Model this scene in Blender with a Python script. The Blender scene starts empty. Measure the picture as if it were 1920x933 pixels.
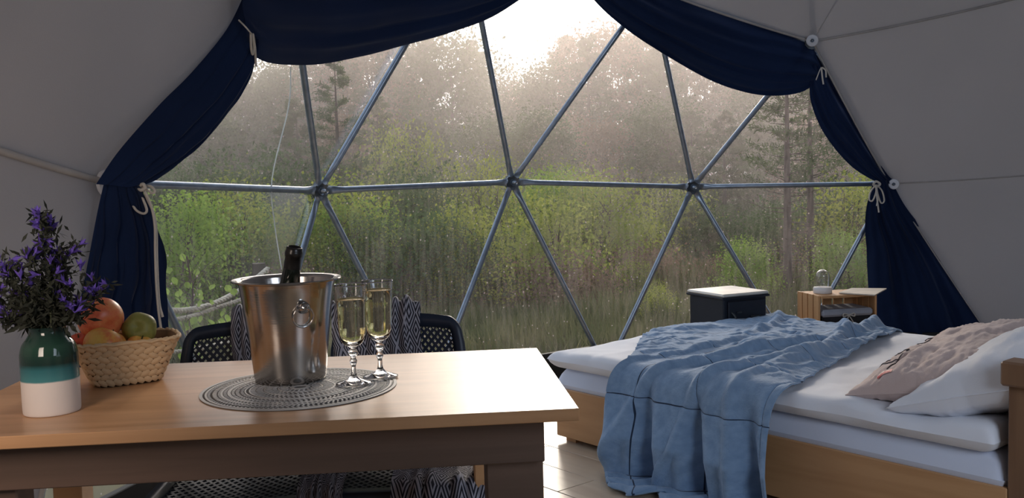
import bpy, math, random
import numpy as np
from mathutils import Vector, Matrix, noise as mnoise
random.seed(7); np.random.seed(7)
rng = np.random.default_rng(7)
PI = math.pi
scene = bpy.context.scene
COL = scene.collection

# ------------------------------------------------------------------ camera
FPX, PITCH, ROLL, EYE = 1729.3, 0.0695, 0.0262, 1.14
FW = np.array([0, math.cos(PITCH), -math.sin(PITCH)])
_up = np.array([0, math.sin(PITCH), math.cos(PITCH)]); _rt = np.array([1., 0, 0])
RT = _rt*math.cos(ROLL) - _up*math.sin(ROLL)
UP = _up*math.cos(ROLL) + _rt*math.sin(ROLL)
camd = bpy.data.cameras.new('camera'); cam = bpy.data.objects.new('camera', camd); COL.objects.link(cam)
camd.sensor_width = 36; camd.lens = 36*FPX/1920; camd.clip_end = 400; camd.clip_start = .05
cam.matrix_world = Matrix(((RT[0], UP[0], -FW[0], 0), (RT[1], UP[1], -FW[1], 0), (RT[2], UP[2], -FW[2], EYE), (0, 0, 0, 1)))
scene.camera = cam

# ------------------------------------------------------------------ sky, sun, exposure
SUN_AZ, SUN_EL = math.radians(3.5), math.radians(19)
SUND = Vector((math.sin(SUN_AZ)*math.cos(SUN_EL), math.cos(SUN_AZ)*math.cos(SUN_EL), math.sin(SUN_EL)))
world = bpy.data.worlds.new('sky'); scene.world = world; world.use_nodes = True
nt = world.node_tree; nt.nodes.clear()
def N(nt, t, **k):
    n = nt.nodes.new(t)
    for a, b in k.items(): setattr(n, a, b)
    return n
_tc = N(nt, 'ShaderNodeTexCoord')
_dot = N(nt, 'ShaderNodeVectorMath', operation='DOT_PRODUCT'); _dot.inputs[1].default_value = SUND
nt.links.new(_tc.outputs['Generated'], _dot.inputs[0])
_mx = N(nt, 'ShaderNodeMath', operation='MAXIMUM'); _mx.inputs[1].default_value = 0
nt.links.new(_dot.outputs['Value'], _mx.inputs[0])
_pw = N(nt, 'ShaderNodeMath', operation='POWER'); _pw.inputs[1].default_value = 26
nt.links.new(_mx.outputs[0], _pw.inputs[0])
_mix = N(nt, 'ShaderNodeMixRGB'); _mix.inputs[1].default_value = (.46, .54, .66, 1); _mix.inputs[2].default_value = (5.5, 4.6, 3.9, 1)
nt.links.new(_pw.outputs[0], _mix.inputs[0])
_bg = N(nt, 'ShaderNodeBackground'); _bg.inputs[1].default_value = 1.35
nt.links.new(_mix.outputs[0], _bg.inputs[0])
_wo = N(nt, 'ShaderNodeOutputWorld'); nt.links.new(_bg.outputs[0], _wo.inputs[0])
sd = bpy.data.lights.new('sun', 'SUN'); sd.energy = 2.2; sd.angle = math.radians(9); sd.color = (1, .84, .68)
so = bpy.data.objects.new('sun', sd); COL.objects.link(so)
so.rotation_euler = (-SUND).to_track_quat('-Z', 'Y').to_euler(); so.location = (0, 20, 15)
# added off-frame area fills: warm for the left wall, cool for the bed
def fill_light(name, loc, d, sx, sy, e, col, spread=130):
    a = bpy.data.lights.new(name, 'AREA'); a.shape = 'RECTANGLE'; a.size = sx; a.size_y = sy; a.energy = e; a.color = col; a.spread = math.radians(spread)
    o = bpy.data.objects.new(name, a); COL.objects.link(o); o.location = loc; o.rotation_euler = Vector(d).to_track_quat('-Z', 'Y').to_euler()
fill_light('left_fill', (-.92, .85, 1.22), (-.35, 1.2, -.12), .3, .5, 3.0, (1, .82, .70), 115)
fill_light('bed_fill', (1.7, -.3, 1.75), (.0, 1.3, -.45), 1.0, 1.2, 14, (.74, .84, 1))
scene.view_settings.view_transform = 'Standard'; scene.view_settings.look = 'None'
scene.view_settings.exposure = 0.25; scene.view_settings.gamma = 1; scene.view_settings.use_curve_mapping = False
scene.cycles.max_bounces = 24; scene.cycles.diffuse_bounces = 4; scene.cycles.glossy_bounces = 4
scene.cycles.transmission_bounces = 20; scene.cycles.transparent_max_bounces = 24; scene.cycles.volume_bounces = 1
scene.cycles.sample_clamp_indirect = 6

# ------------------------------------------------------------------ pixel <-> place
def ray(px, py):
    v = FW + RT*(px-960)/FPX - UP*(py-466.5)/FPX
    return v
def at_z(px, py, z):
    v = ray(px, py); return v*((z-EYE)/v[2]) + np.array([0, 0, EYE])
def at_y(px, py, y):
    v = ray(px, py); return v*(y/v[1]) + np.array([0, 0, EYE])
DC = np.array([1.782, 2.626, .371]); DR = 3.28
def on_dome(px, py, k=1.0):
    v = ray(px, py); o = np.array([0, 0, EYE]) - DC; R = DR*k
    a = v@v; b = 2*v@o; c = o@o - R*R
    return np.array([0, 0, EYE]) + v*((-b + math.sqrt(max(b*b-4*a*c, 0)))/(2*a))

# ------------------------------------------------------------------ materials
MATS = {}
def lin(c):
    return tuple(((x/255)/12.92 if x/255 <= .04045 else ((x/255+.055)/1.055)**2.4) for x in c)
def new_mat(name):
    m = bpy.data.materials.new(name); m.use_nodes = True; m.node_tree.nodes.clear(); MATS[name] = m
    return m, m.node_tree
def principled(name, col, rough=.5, metal=0., spec=.5, nscale=6., namt=.12, col2=None, bump=0., bscale=60., stretch=(1, 1, 1), sheen=0., coat=0., trans=0., ior=1.45, coords='Object', translucent=0.):
    m, t = new_mat(name); L = t.links.new
    out = N(t, 'ShaderNodeOutputMaterial'); p = N(t, 'ShaderNodeBsdfPrincipled')
    tc = N(t, 'ShaderNodeTexCoord'); mp = N(t, 'ShaderNodeMapping'); mp.inputs['Scale'].default_value = stretch
    L(tc.outputs[coords], mp.inputs[0])
    nz = N(t, 'ShaderNodeTexNoise'); nz.inputs['Scale'].default_value = nscale; nz.inputs['Detail'].default_value = 5
    L(mp.outputs[0], nz.inputs[0])
    rp = N(t, 'ShaderNodeValToRGB'); c2 = col2 or tuple(c*(1-namt*2) for c in col)
    rp.color_ramp.elements[0].position = .32; rp.color_ramp.elements[1].position = .68
    rp.color_ramp.elements[0].color = (*c2, 1); rp.color_ramp.elements[1].color = (*col, 1)
    L(nz.outputs[0], rp.inputs[0]); L(rp.outputs[0], p.inputs['Base Color'])
    p.inputs['Roughness'].default_value = rough; p.inputs['Metallic'].default_value = metal
    p.inputs['Specular IOR Level'].default_value = spec; p.inputs['Sheen Weight'].default_value = sheen
    p.inputs['Coat Weight'].default_value = coat; p.inputs['Coat Roughness'].default_value = .08
    p.inputs['Transmission Weight'].default_value = trans; p.inputs['IOR'].default_value = ior
    if bump:
        n2 = N(t, 'ShaderNodeTexNoise'); n2.inputs['Scale'].default_value = bscale; n2.inputs['Detail'].default_value = 4
        L(mp.outputs[0], n2.inputs[0]); b = N(t, 'ShaderNodeBump'); b.inputs['Strength'].default_value = bump; b.inputs['Distance'].default_value = .004
        L(n2.outputs[0], b.inputs['Height']); L(b.outputs[0], p.inputs['Normal'])
    if translucent:
        tr = N(t, 'ShaderNodeBsdfTranslucent'); L(rp.outputs[0], tr.inputs[0]); mx = N(t, 'ShaderNodeMixShader'); mx.inputs[0].default_value = translucent
        L(p.outputs[0], mx.inputs[1]); L(tr.outputs[0], mx.inputs[2]); L(mx.outputs[0], out.inputs[0])
    else: L(p.outputs[0], out.inputs[0])
    return m
def wood(name, c1, c2, rough=.4, scale=3., axis=0, coat=0., grain=14.):
    m, t = new_mat(name); L = t.links.new
    out = N(t, 'ShaderNodeOutputMaterial'); p = N(t, 'ShaderNodeBsdfPrincipled')
    tc = N(t, 'ShaderNodeTexCoord'); mp = N(t, 'ShaderNodeMapping')
    s = [grain]*3; s[axis] = .9; mp.inputs['Scale'].default_value = s
    L(tc.outputs['Object'], mp.inputs[0])
    oi = N(t, 'ShaderNodeObjectInfo'); ad_ = N(t, 'ShaderNodeVectorMath', operation='ADD')
    ml = N(t, 'ShaderNodeMath', operation='MULTIPLY'); ml.inputs[1].default_value = 30; L(oi.outputs['Random'], ml.inputs[0])
    L(mp.outputs[0], ad_.inputs[0]); L(ml.outputs[0], ad_.inputs[1])
    nz = N(t, 'ShaderNodeTexNoise'); nz.inputs['Scale'].default_value = scale*.5; nz.inputs['Detail'].default_value = 7; nz.inputs['Distortion'].default_value = .6
    L(ad_.outputs[0], nz.inputs[0])
    rp = N(t, 'ShaderNodeValToRGB'); e = rp.color_ramp.elements
    e[0].position = .3; e[0].color = (*c2, 1); e[1].position = .62; e[1].color = (*c1, 1)
    L(nz.outputs[0], rp.inputs[0]); L(rp.outputs[0], p.inputs['Base Color'])
    p.inputs['Roughness'].default_value = rough; p.inputs['Coat Weight'].default_value = coat; p.inputs['Coat Roughness'].default_value = .3
    b = N(t, 'ShaderNodeBump'); b.inputs['Strength'].default_value = .15; b.inputs['Distance'].default_value = .001
    L(nz.outputs[0], b.inputs['Height']); L(b.outputs[0], p.inputs['Normal'])
    L(p.outputs[0], out.inputs[0]); return m
def leafmat(name, c1, c2, tl=.5):
    m, t = new_mat(name); L = t.links.new
    out = N(t, 'ShaderNodeOutputMaterial'); d = N(t, 'ShaderNodeBsdfDiffuse'); tr = N(t, 'ShaderNodeBsdfTranslucent'); mx = N(t, 'ShaderNodeMixShader')
    mx.inputs[0].default_value = tl
    tc = N(t, 'ShaderNodeTexCoord'); nz = N(t, 'ShaderNodeTexNoise'); nz.inputs['Scale'].default_value = 1.3; nz.inputs['Detail'].default_value = 6
    L(tc.outputs['Object'], nz.inputs[0]); rp = N(t, 'ShaderNodeValToRGB')
    rp.color_ramp.elements[0].position = .35; rp.color_ramp.elements[1].position = .65
    rp.color_ramp.elements[0].color = (*c2, 1); rp.color_ramp.elements[1].color = (*c1, 1)
    L(nz.outputs[0], rp.inputs[0]); L(rp.outputs[0], d.inputs[0]); L(rp.outputs[0], tr.inputs[0])
    L(d.outputs[0], mx.inputs[1]); L(tr.outputs[0], mx.inputs[2]); L(mx.outputs[0], out.inputs[0]); return m

M_canvas = principled('grey_canvas_liner', (.37, .36, .375), .85, nscale=1.2, namt=.03, bump=.15, bscale=220, spec=.2, translucent=.075)
M_canvas_up = M_canvas
M_cord = principled('off_white_cord', (.62, .58, .52), .8, bump=.5, bscale=400)
M_seam = principled('grey_seam_piping', (.42, .40, .39), .7)
M_disc = principled('white_plastic_disc', (.72, .74, .80), .45)
M_navy = principled('navy_cotton_curtain', (.007, .017, .055), .8, nscale=2, namt=.1, sheen=.08, spec=.12, translucent=.06)
M_galv = principled('galvanised_steel', (.30, .36, .44), .34, metal=.85, nscale=25, namt=.12, bump=.1, bscale=90)
M_galvd = principled('dark_steel_hub', (.16, .18, .20), .45, metal=.8, nscale=30)
M_floor = wood('pale_oak_floor', (.62, .50, .37), (.50, .38, .27), .38, axis=0, grain=10)
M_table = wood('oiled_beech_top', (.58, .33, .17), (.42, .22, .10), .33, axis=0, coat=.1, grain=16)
M_tabled = wood('shaded_beech_apron', (.15, .095, .07), (.10, .065, .048), .5, axis=0, grain=14)  # beech darkened in colour to carry the shade on apron and front legs
M_bed = wood('beech_bed_frame', (.58, .33, .16), (.47, .25, .11), .42, axis=0, grain=9)
M_head = wood('shaded_beech_headboard', (.24, .135, .075), (.17, .09, .05), .45, axis=2, grain=9)  # same beech as the bed frame, its shadow put into the colour
M_white = principled('white_cotton_duvet', (.80, .82, .88), .85, nscale=3, namt=.02, sheen=.2, bump=.1, bscale=300)
M_sheet = principled('white_fitted_sheet', (.68, .74, .88), .8, nscale=3, namt=.02)
M_dark = principled('black_painted_metal', (.011, .014, .024), .5, nscale=9)
M_skirt = principled('dark_skirt_board', (.012, .014, .016), .7)
M_whitetop = principled('cream_table_lid', (.72, .68, .60), .35)
M_crate = wood('pine_crate_wood', (.62, .34, .15), (.48, .25, .10), .55, axis=2, grain=8)
M_steel = principled('brushed_stainless_steel', (.56, .53, .50), .17, metal=1, nscale=2, namt=.04, bump=.03, bscale=30, stretch=(1, 1, 12))
M_chrome = principled('polished_chrome', (.72, .72, .72), .06, metal=1)
M_bottle = principled('dark_green_bottle_glass', (.004, .008, .004), .08, spec=.7, coat=.5)
M_foil = principled('black_bottle_foil', (.012, .010, .009), .28, spec=.6)
M_mat = principled('silver_grey_mat_base', (.13, .125, .12), .5)
M_matr = principled('silver_grey_mat_relief', (.56, .55, .54), .42, spec=.6)
M_plastic = principled('navy_black_plastic', (.016, .026, .05), .42, spec=.5)
M_legm = principled('grey_metal_tube', (.05, .055, .06), .4, metal=.4)
M_straw = principled('pale_straw_weave', (.74, .52, .30), .7, nscale=30, namt=.15, bump=.3, bscale=250)
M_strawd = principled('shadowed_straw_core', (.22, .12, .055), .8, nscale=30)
M_basket = principled('black_fabric_basket', (.018, .018, .022), .9)
M_liner = principled('grey_linen_liner', (.40, .42, .48), .9, bump=.3, bscale=300)
M_paper = principled('cream_paper', (.70, .62, .52), .7)
M_bark = principled('pine_bark', (.10, .075, .06), .9, nscale=4, bump=.6, bscale=25, col2=(.055, .042, .036))
M_rope = principled('weathered_rope', (.55, .50, .40), .9, bump=.8, bscale=60)
M_post = principled('dark_wet_post', (.035, .03, .026), .8)
M_pill = principled('pink_beige_linen', (.64, .50, .46), .9, nscale=5, namt=.05, sheen=.2, bump=.25, bscale=260)
M_stitch = principled('dark_stitching', (.05, .05, .06), .8)
M_red = principled('red_woven_tag', (.62, .03, .05), .6)
M_tagw = principled('white_tag_print', (.85, .7, .7), .6)
M_stem = principled('flower_stem_green', (.07, .085, .045), .8, translucent=.2)
M_petal = leafmat('violet_petals', (.22, .15, .62), (.11, .07, .36), .4)
M_fleaf = leafmat('grey_green_flower_leaves', (.06, .065, .05), (.03, .033, .028), .3)
M_ceramic = None
M_wire = principled('copper_fairy_wire', (.35, .33, .28), .3, metal=.8)
M_lampb = principled('white_lamp_base', (.80, .79, .78), .4)
M_foam = principled('champagne_foam', (.95, .88, .66), .5, translucent=.4)
M_ground = principled('meadow_soil', (.15, .125, .06), .95, nscale=1.2, col2=(.08, .075, .035))

def glass(name, col=(1, 1, 1), rough=0., ior=1.45):
    m, t = new_mat(name); L = t.links.new
    out = N(t, 'ShaderNodeOutputMaterial'); g = N(t, 'ShaderNodeBsdfGlass'); g.inputs['Color'].default_value = (*col, 1)
    g.inputs['Roughness'].default_value = rough; g.inputs['IOR'].default_value = ior
    L(g.outputs[0], out.inputs[0]); return m
M_glass = glass('clear_crystal')
M_wine = glass('pale_gold_champagne', (.97, .94, .76), 0, 1.33)

def film():
    m, t = new_mat('clear_vinyl_film'); L = t.links.new
    out = N(t, 'ShaderNodeOutputMaterial'); tp = N(t, 'ShaderNodeBsdfTransparent'); tl = N(t, 'ShaderNodeBsdfTranslucent')
    gl = N(t, 'ShaderNodeBsdfGlossy'); gl.inputs['Roughness'].default_value = .12; gl.inputs[0].default_value = (1, 1, 1, 1)
    tp.inputs[0].default_value = (.97, .97, .97, 1); tl.inputs[0].default_value = (.95, .80, .74, 1)
    tc = N(t, 'ShaderNodeTexCoord'); mp = N(t, 'ShaderNodeMapping'); mp.inputs['Scale'].default_value = (1, 1, .12)
    L(tc.outputs['Object'], mp.inputs[0])
    n1 = N(t, 'ShaderNodeTexNoise'); n1.inputs['Scale'].default_value = 55; n1.inputs['Detail'].default_value = 3; L(mp.outputs[0], n1.inputs[0])
    n2 = N(t, 'ShaderNodeTexNoise'); n2.inputs['Scale'].default_value = 1.6; n2.inputs['Detail'].default_value = 3; L(tc.outputs['Object'], n2.inputs[0])
    vo = N(t, 'ShaderNodeTexVoronoi'); vo.inputs['Scale'].default_value = 22; L(tc.outputs['Object'], vo.inputs[0])
    lt = N(t, 'ShaderNodeMath', operation='LESS_THAN'); lt.inputs[1].default_value = .10; L(vo.outputs['Distance'], lt.inputs[0])
    lm = N(t, 'ShaderNodeMath', operation='MULTIPLY'); lm.inputs[1].default_value = .28; L(lt.outputs[0], lm.inputs[0])
    r1 = N(t, 'ShaderNodeMapRange'); r1.inputs['From Min'].default_value = .35; r1.inputs['From Max'].default_value = .75; r1.inputs['To Min'].default_value = FILM0; r1.inputs['To Max'].default_value = FILM1
    a = N(t, 'ShaderNodeMath', operation='MULTIPLY'); L(n1.outputs[0], a.inputs[0]); L(n2.outputs[0], a.inputs[1])
    s2 = N(t, 'ShaderNodeMath', operation='MULTIPLY'); s2.inputs[1].default_value = 2.1; L(a.outputs[0], s2.inputs[0]); L(s2.outputs[0], r1.inputs[0])
    ad_ = N(t, 'ShaderNodeMath', operation='ADD'); L(r1.outputs[0], ad_.inputs[0]); L(lm.outputs[0], ad_.inputs[1])
    mx = N(t, 'ShaderNodeMixShader'); L(ad_.outputs[0], mx.inputs[0]); L(tp.outputs[0], mx.inputs[1]); L(tl.outputs[0], mx.inputs[2])
    m2 = N(t, 'ShaderNodeMixShader'); fr = N(t, 'ShaderNodeFresnel'); fr.inputs[0].default_value = 1.25
    frm = N(t, 'ShaderNodeMath', operation='MULTIPLY'); frm.inputs[1].default_value = .35; L(fr.outputs[0], frm.inputs[0]); L(frm.outputs[0], m2.inputs[0]); L(mx.outputs[0], m2.inputs[1]); L(gl.outputs[0], m2.inputs[2]); L(m2.outputs[0], out.inputs[0])
    return m
FILM0, FILM1 = .03, .10
M_film = film()

# ------------------------------------------------------------------ mesh helpers
WM = {}
class MB:
    def __init__(s): s.v = []; s.f = []; s.n = 0; s.uv = []; s.mi = []
    def add(s, v, f, mi=0):
        v = np.asarray(v, float).reshape(-1, 3); s.v.append(v)
        s.f += [tuple(i+s.n for i in q) for q in f]; s.mi += [mi]*len(f); s.n += len(v); return s
    def box(s, c, size, rz=0, bev=0., rx=0):
        x, y, z = [a/2 for a in size]; b = min(bev, x*.9, y*.9, z*.9)
        if b > 0:
            V = []
            for sx in (-1, 1):
                for sy in (-1, 1):
                    for sz in (-1, 1):
                        V += [(sx*(x-b), sy*(y-b), sz*z), (sx*(x-b), sy*y, sz*(z-b)), (sx*x, sy*(y-b), sz*(z-b))]
            def I(sx, sy, sz, k): return (((sx+1)//2)*4+((sy+1)//2)*2+(sz+1)//2)*3+k
            F = []
            def q(l, flip): F.append(tuple(l[::-1]) if flip else tuple(l))
            for g in (-1, 1):
                q([I(-1, -1, g, 0), I(1, -1, g, 0), I(1, 1, g, 0), I(-1, 1, g, 0)], g < 0)
                q([I(-1, g, -1, 1), I(1, g, -1, 1), I(1, g, 1, 1), I(-1, g, 1, 1)], g > 0)
                q([I(g, -1, -1, 2), I(g, 1, -1, 2), I(g, 1, 1, 2), I(g, -1, 1, 2)], g < 0)
            for a in (-1, 1):
                for c_ in (-1, 1):
                    q([I(-1, a, c_, 0), I(1, a, c_, 0), I(1, a, c_, 1), I(-1, a, c_, 1)], a*c_ > 0)
                    q([I(a, -1, c_, 0), I(a, 1, c_, 0), I(a, 1, c_, 2), I(a, -1, c_, 2)], a*c_ < 0)
                    q([I(a, c_, -1, 1), I(a, c_, 1, 1), I(a, c_, 1, 2), I(a, c_, -1, 2)], a*c_ > 0)
                    for d in (-1, 1): q([I(a, c_, d, 0), I(a, c_, d, 1), I(a, c_, d, 2)], a*c_*d > 0)
        else:
            V = [(a*x, b_*y, c_*z) for a in (-1, 1) for b_ in (-1, 1) for c_ in (-1, 1)]
            F = [(0, 1, 3, 2), (4, 6, 7, 5), (0, 4, 5, 1), (2, 3, 7, 6), (0, 2, 6, 4), (1, 5, 7, 3)]
        V = np.array(V)
        if rx: V = V @ np.array([[1, 0, 0], [0, math.cos(rx), math.sin(rx)], [0, -math.sin(rx), math.cos(rx)]])
        if rz: V = V @ np.array([[math.cos(rz), math.sin(rz), 0], [-math.sin(rz), math.cos(rz), 0], [0, 0, 1]])
        return s.add(V+np.array(c), F)
    def tube(s, pts, r, n=8, cap=True, closed=False, flat=None):
        P = np.asarray(pts, float); m = len(P); r = np.broadcast_to(np.asarray(r, float), (m,))
        T = np.gradient(P, axis=0) if not closed else (np.roll(P, -1, 0)-np.roll(P, 1, 0))
        T /= np.linalg.norm(T, axis=1)[:, None]+1e-12
        a = np.array([0, 0, 1.]) if abs(T[0][2]) < .9 else np.array([1., 0, 0])
        U = np.zeros_like(P); u = np.cross(T[0], a); u /= np.linalg.norm(u)
        for i in range(m):
            u = u-T[i]*(u@T[i]); u /= np.linalg.norm(u)+1e-12; U[i] = u
        W = np.cross(T, U); an = np.arange(n)*2*PI/n
        fl = np.ones(m) if flat is None else np.asarray(flat, float)
        V = P[:, None]+r[:, None, None]*(np.cos(an)[None, :, None]*U[:, None]+fl[:, None, None]*np.sin(an)[None, :, None]*W[:, None])
        F = []
        for i in range(m if closed else m-1):
            j = (i+1) % m
            for k in range(n): F.append((i*n+k, j*n+k, j*n+(k+1) % n, i*n+(k+1) % n)[::-1])
        if cap and not closed: F += [tuple(range(n)), tuple(range((m-1)*n, m*n))[::-1]]
        return s.add(V.reshape(-1, 3), F)
    def lathe(s, prof, c=(0, 0, 0), n=48, closed=False):
        prof = np.asarray(prof, float); m = len(prof); an = np.arange(n)*2*PI/n
        V = np.stack([prof[:, 0][:, None]*np.cos(an), prof[:, 0][:, None]*np.sin(an), np.repeat(prof[:, 1][:, None], n, 1)], -1)+np.array(c)
        F = []
        for i in range(m if closed else m-1):
            j = (i+1) % m
            for k in range(n): F.append((i*n+k, i*n+(k+1) % n, j*n+(k+1) % n, j*n+k))
        return s.add(V.reshape(-1, 3), F)
    def grid(s, G, closeu=False):
        G = np.asarray(G); a, b = G.shape[:2]; F = []
        for i in range(a-1):
            for j in range(b-1): F.append((i*b+j, (i+1)*b+j, (i+1)*b+j+1, i*b+j+1))
        return s.add(G.reshape(-1, 3), F)
def world_of(o): return WM.get(o.name, Matrix())
def link(name, mb, mat, parent=None, smooth=True, local=False, uv=None):
    me = bpy.data.meshes.new(name); V = np.concatenate(mb.v) if mb.v else np.zeros((0, 3))
    if parent is not None and not local:
        Mi = np.array(world_of(parent).inverted()); V = V@Mi[:3, :3].T+Mi[:3, 3]
    me.from_pydata(V.tolist(), [], mb.f); me.validate(verbose=False)
    if smooth is True: me.shade_smooth()
    mats = mat if isinstance(mat, (list, tuple)) else [mat]
    for m in mats: me.materials.append(m)
    if len(mats) > 1: me.polygons.foreach_set('material_index', mb.mi)
    if uv is not None:
        l = me.uv_layers.new(name='uv'); vi = np.zeros(len(me.loops), int); me.loops.foreach_get('vertex_index', vi)
        l.data.foreach_set('uv', np.asarray(uv)[vi].ravel())
    o = bpy.data.objects.new(name, me); COL.objects.link(o)
    if parent is not None: o.parent = parent; WM[o.name] = world_of(parent).copy() if not local else world_of(parent).copy()
    return o
def sm(o, ang=35):
    me = o.data; me.shade_smooth()
    try: me.set_sharp_from_angle(angle=math.radians(ang))
    except Exception: pass
    return o
def tag(o, label=None, cat=None, group=None, kind=None):
    if label: o['label'] = label
    if cat: o['category'] = cat
    if group: o['group'] = group
    if kind: o['kind'] = kind
    return o
def thing(name, label, cat, loc=(0, 0, 0), rz=0, group=None, kind=None):
    o = bpy.data.objects.new(name, None); COL.objects.link(o); o.empty_display_size = .05
    o.location = tuple(float(a) for a in loc); o.rotation_euler = (0, 0, rz)
    WM[o.name] = Matrix.Translation(o.location) @ Matrix.Rotation(rz, 4, 'Z')
    return tag(o, label, cat, group, kind)
def bulk(name, V, F4, mat, parent=None):
    """fast quad mesh from numpy"""
    me = bpy.data.meshes.new(name); nv, nf = len(V), len(F4); k = F4.shape[1]
    me.vertices.add(nv); me.vertices.foreach_set('co', np.asarray(V, np.float32).ravel())
    me.loops.add(nf*k); me.loops.foreach_set('vertex_index', F4.astype(np.int32).ravel())
    me.polygons.add(nf); me.polygons.foreach_set('loop_start', np.arange(0, nf*k, k, dtype=np.int32))
    me.update(calc_edges=True); me.materials.append(mat)
    return me
def fbm(x, y, seed=0., octv=4, sc=1.):
    out = np.zeros(np.shape(x)); r = np.random.default_rng(int(seed*17)+3); a = 1.; tot = 0
    f = sc
    for o in range(octv):
        for k in range(4):
            th = r.uniform(0, 2*PI); ph = r.uniform(0, 2*PI); ff = f*r.uniform(.7, 1.4)
            w = r.uniform(0, 2*PI)
            out = out+a*np.sin(ff*(x*math.cos(th)+y*math.sin(th))+ph+1.3*np.sin(ff*.6*(x*math.sin(th)-y*math.cos(th))+w))
        tot += a*2; a *= .55; f *= 1.9
    return out/tot
def catmull(P, n=8):
    P = np.asarray(P, float); Q = np.vstack([2*P[0]-P[1], P, 2*P[-1]-P[-2]]); out = []
    for i in range(1, len(Q)-2):
        for k in range(n):
            t = k/n; a, b, c, d = Q[i-1], Q[i], Q[i+1], Q[i+2]
            out.append(.5*((2*b)+(c-a)*t+(2*a-5*b+4*c-d)*t*t+(3*b-a-3*c+d)*t**3))
    out.append(P[-1]); return np.array(out)
def resample(P, n):
    P = np.asarray(P, float); d = np.concatenate([[0], np.cumsum(np.linalg.norm(np.diff(P, axis=0), axis=1))]); t = np.linspace(0, d[-1], n)
    return np.stack([np.interp(t, d, P[:, k]) for k in range(P.shape[1])], -1)

# ------------------------------------------------------------------ dome hubs
Hub = {}
def ring(i, r, z, half=False):
    # window hubs 0..4 step 22.75 deg; the rest of the ring spreads over 12 steps, bulging out behind the camera
    k = i+(.5 if half else 0)
    if 0 <= k <= 4: a = 169.8-22.75*k
    elif k > 4: a = 169.8-91-22.4*(k-4)
    else: a = 169.8-22.4*k
    a %= 360
    d = abs((a-236+180) % 360-180); bulge = 1.05*math.exp(-(d/34)**2)
    return np.array([DC[0]+(r+bulge)*math.cos(math.radians(a)), DC[1]+(r+bulge)*math.sin(math.radians(a)), z])
NR = 16
for i in range(NR):
    j = i if i <= 11 else i-16
    Hub['H', i] = ring(j, 3.193, 1.14); Hub['L', i] = ring(j, 3.15, 0, True)
    Hub['U', i] = ring(j, 2.778, 2.123, True); Hub['V', i] = ring(j, 1.97, 3.0)
for k, (px, py, y) in {('H', 0): (203, 343, 3.188), ('H', 1): (600, 357, 4.36), ('H', 2): (960, 341, 5.262), ('H', 3): (1299, 350, 5.754), ('H', 4): (1667, 344, 5.758),
                       ('U', 3): (1523, 77, 5.40), ('U', 2): (1220, -23, 5.184), ('U', 1): (874, -110, 4.565), ('U', 0): (538, -85, 3.645)}.items():
    Hub[k] = at_y(px, py, y)
Hub['H', 15][2] = 1.42; Hub['H', 5][2] = 1.17
Hub['L', 0][2] = Hub['L', 0][2]
APEX = np.array([DC[0], DC[1], 3.55])

# ------------------------------------------------------------------ floor of planks
floor = thing('floor', 'pale wooden plank floor inside the dome tent', None, kind='structure')
BA = math.radians(-50.5)   # direction of the bed, also of the planks
E1 = np.array([math.cos(BA), math.sin(BA)]); E2 = np.array([-math.sin(BA), math.cos(BA)])
floor.rotation_euler = (0, 0, 0)
def pinside(p):
    q = p-DC[:2]; a = math.degrees(math.atan2(q[1], q[0])) % 360; d = abs((a-236+180) % 360-180)
    return np.linalg.norm(q) < 3.22+1.05*math.exp(-(d/34)**2)
FR = [DC[:2]+(Hub['L', k][:2]-DC[:2])*.975 for k in range(NR)]
link('subfloor', MB().add([(*p_, -.034) for p_ in FR]+[(*p_, -.09) for p_ in FR], [tuple(range(NR))[::-1], tuple(range(NR, 2*NR))]+[(k, (k+1) % NR, NR+(k+1) % NR, NR+k) for k in range(NR)]), principled('dark_subfloor', (.05, .04, .03), .9), floor, smooth=False)
def inpoly(p):
    c = False
    for k in range(NR):
        a, b = FR[k], FR[k-1]
        if (a[1] > p[1]) != (b[1] > p[1]) and p[0] < (b[0]-a[0])*(p[1]-a[1])/(b[1]-a[1])+a[0]: c = not c
    return c
row = 0
for r_ in np.arange(-4.6, 4.6, .19):
    off = (row*0.47) % 1.3; row += 1
    for q in np.arange(-5.2-off, 5.2, 1.3):
        tt = [x for x in np.linspace(.0, 1.2965, 27) if inpoly(DC[:2]+E1*(q+x)+E2*(r_+.004)) and inpoly(DC[:2]+E1*(q+x)+E2*(r_+.186))]
        if len(tt) < 3: continue
        ln_p = tt[-1]-tt[0]; c = DC[:2]+E1*(q+(tt[0]+tt[-1])/2)+E2*(r_+.095)
        o = link('floor_plank', MB().box((0, 0, -.015), (ln_p, .187, .03), bev=.0015), M_floor, floor, smooth=False, local=True)
        o.location = (c[0], c[1], random.uniform(-.0006, .0006)); o.rotation_euler = (0, 0, BA)

# ------------------------------------------------------------------ dome window: panes, struts, hubs
win = thing('window_1', 'panoramic clear vinyl dome window on a galvanised strut frame', None, kind='structure')
def pane(a, b, c):
    P = [Hub[x] for x in (a, b, c)]; cen = sum(P)/3; nrm = np.cross(P[1]-P[0], P[2]-P[0]); nrm /= np.linalg.norm(nrm)
    if nrm@(cen-DC) < 0: nrm = -nrm
    n = 6; V = []; F = []; idx = {}
    for i in range(n+1):
        for j in range(n+1-i):
            u, v = i/n, j/n; w = 1-u-v; idx[i, j] = len(V); V.append(P[0]*w+P[1]*u+P[2]*v+nrm*.022)
    for i in range(n):
        for j in range(n-i):
            F.append((idx[i, j], idx[i+1, j], idx[i, j+1]))
            if i+j < n-1: F.append((idx[i+1, j], idx[i+1, j+1], idx[i, j+1]))
    return link('pane', MB().add(V, F), M_film, win)
panes = []
for i in range(4): panes += [(('H', i), ('H', i+1), ('U', i)), (('H', i), ('H', i+1), ('L', i))]
for i in range(3): panes += [(('U', i), ('U', i+1), ('H', i+1)), (('L', i), ('L', i+1), ('H', i+1))]
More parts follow.
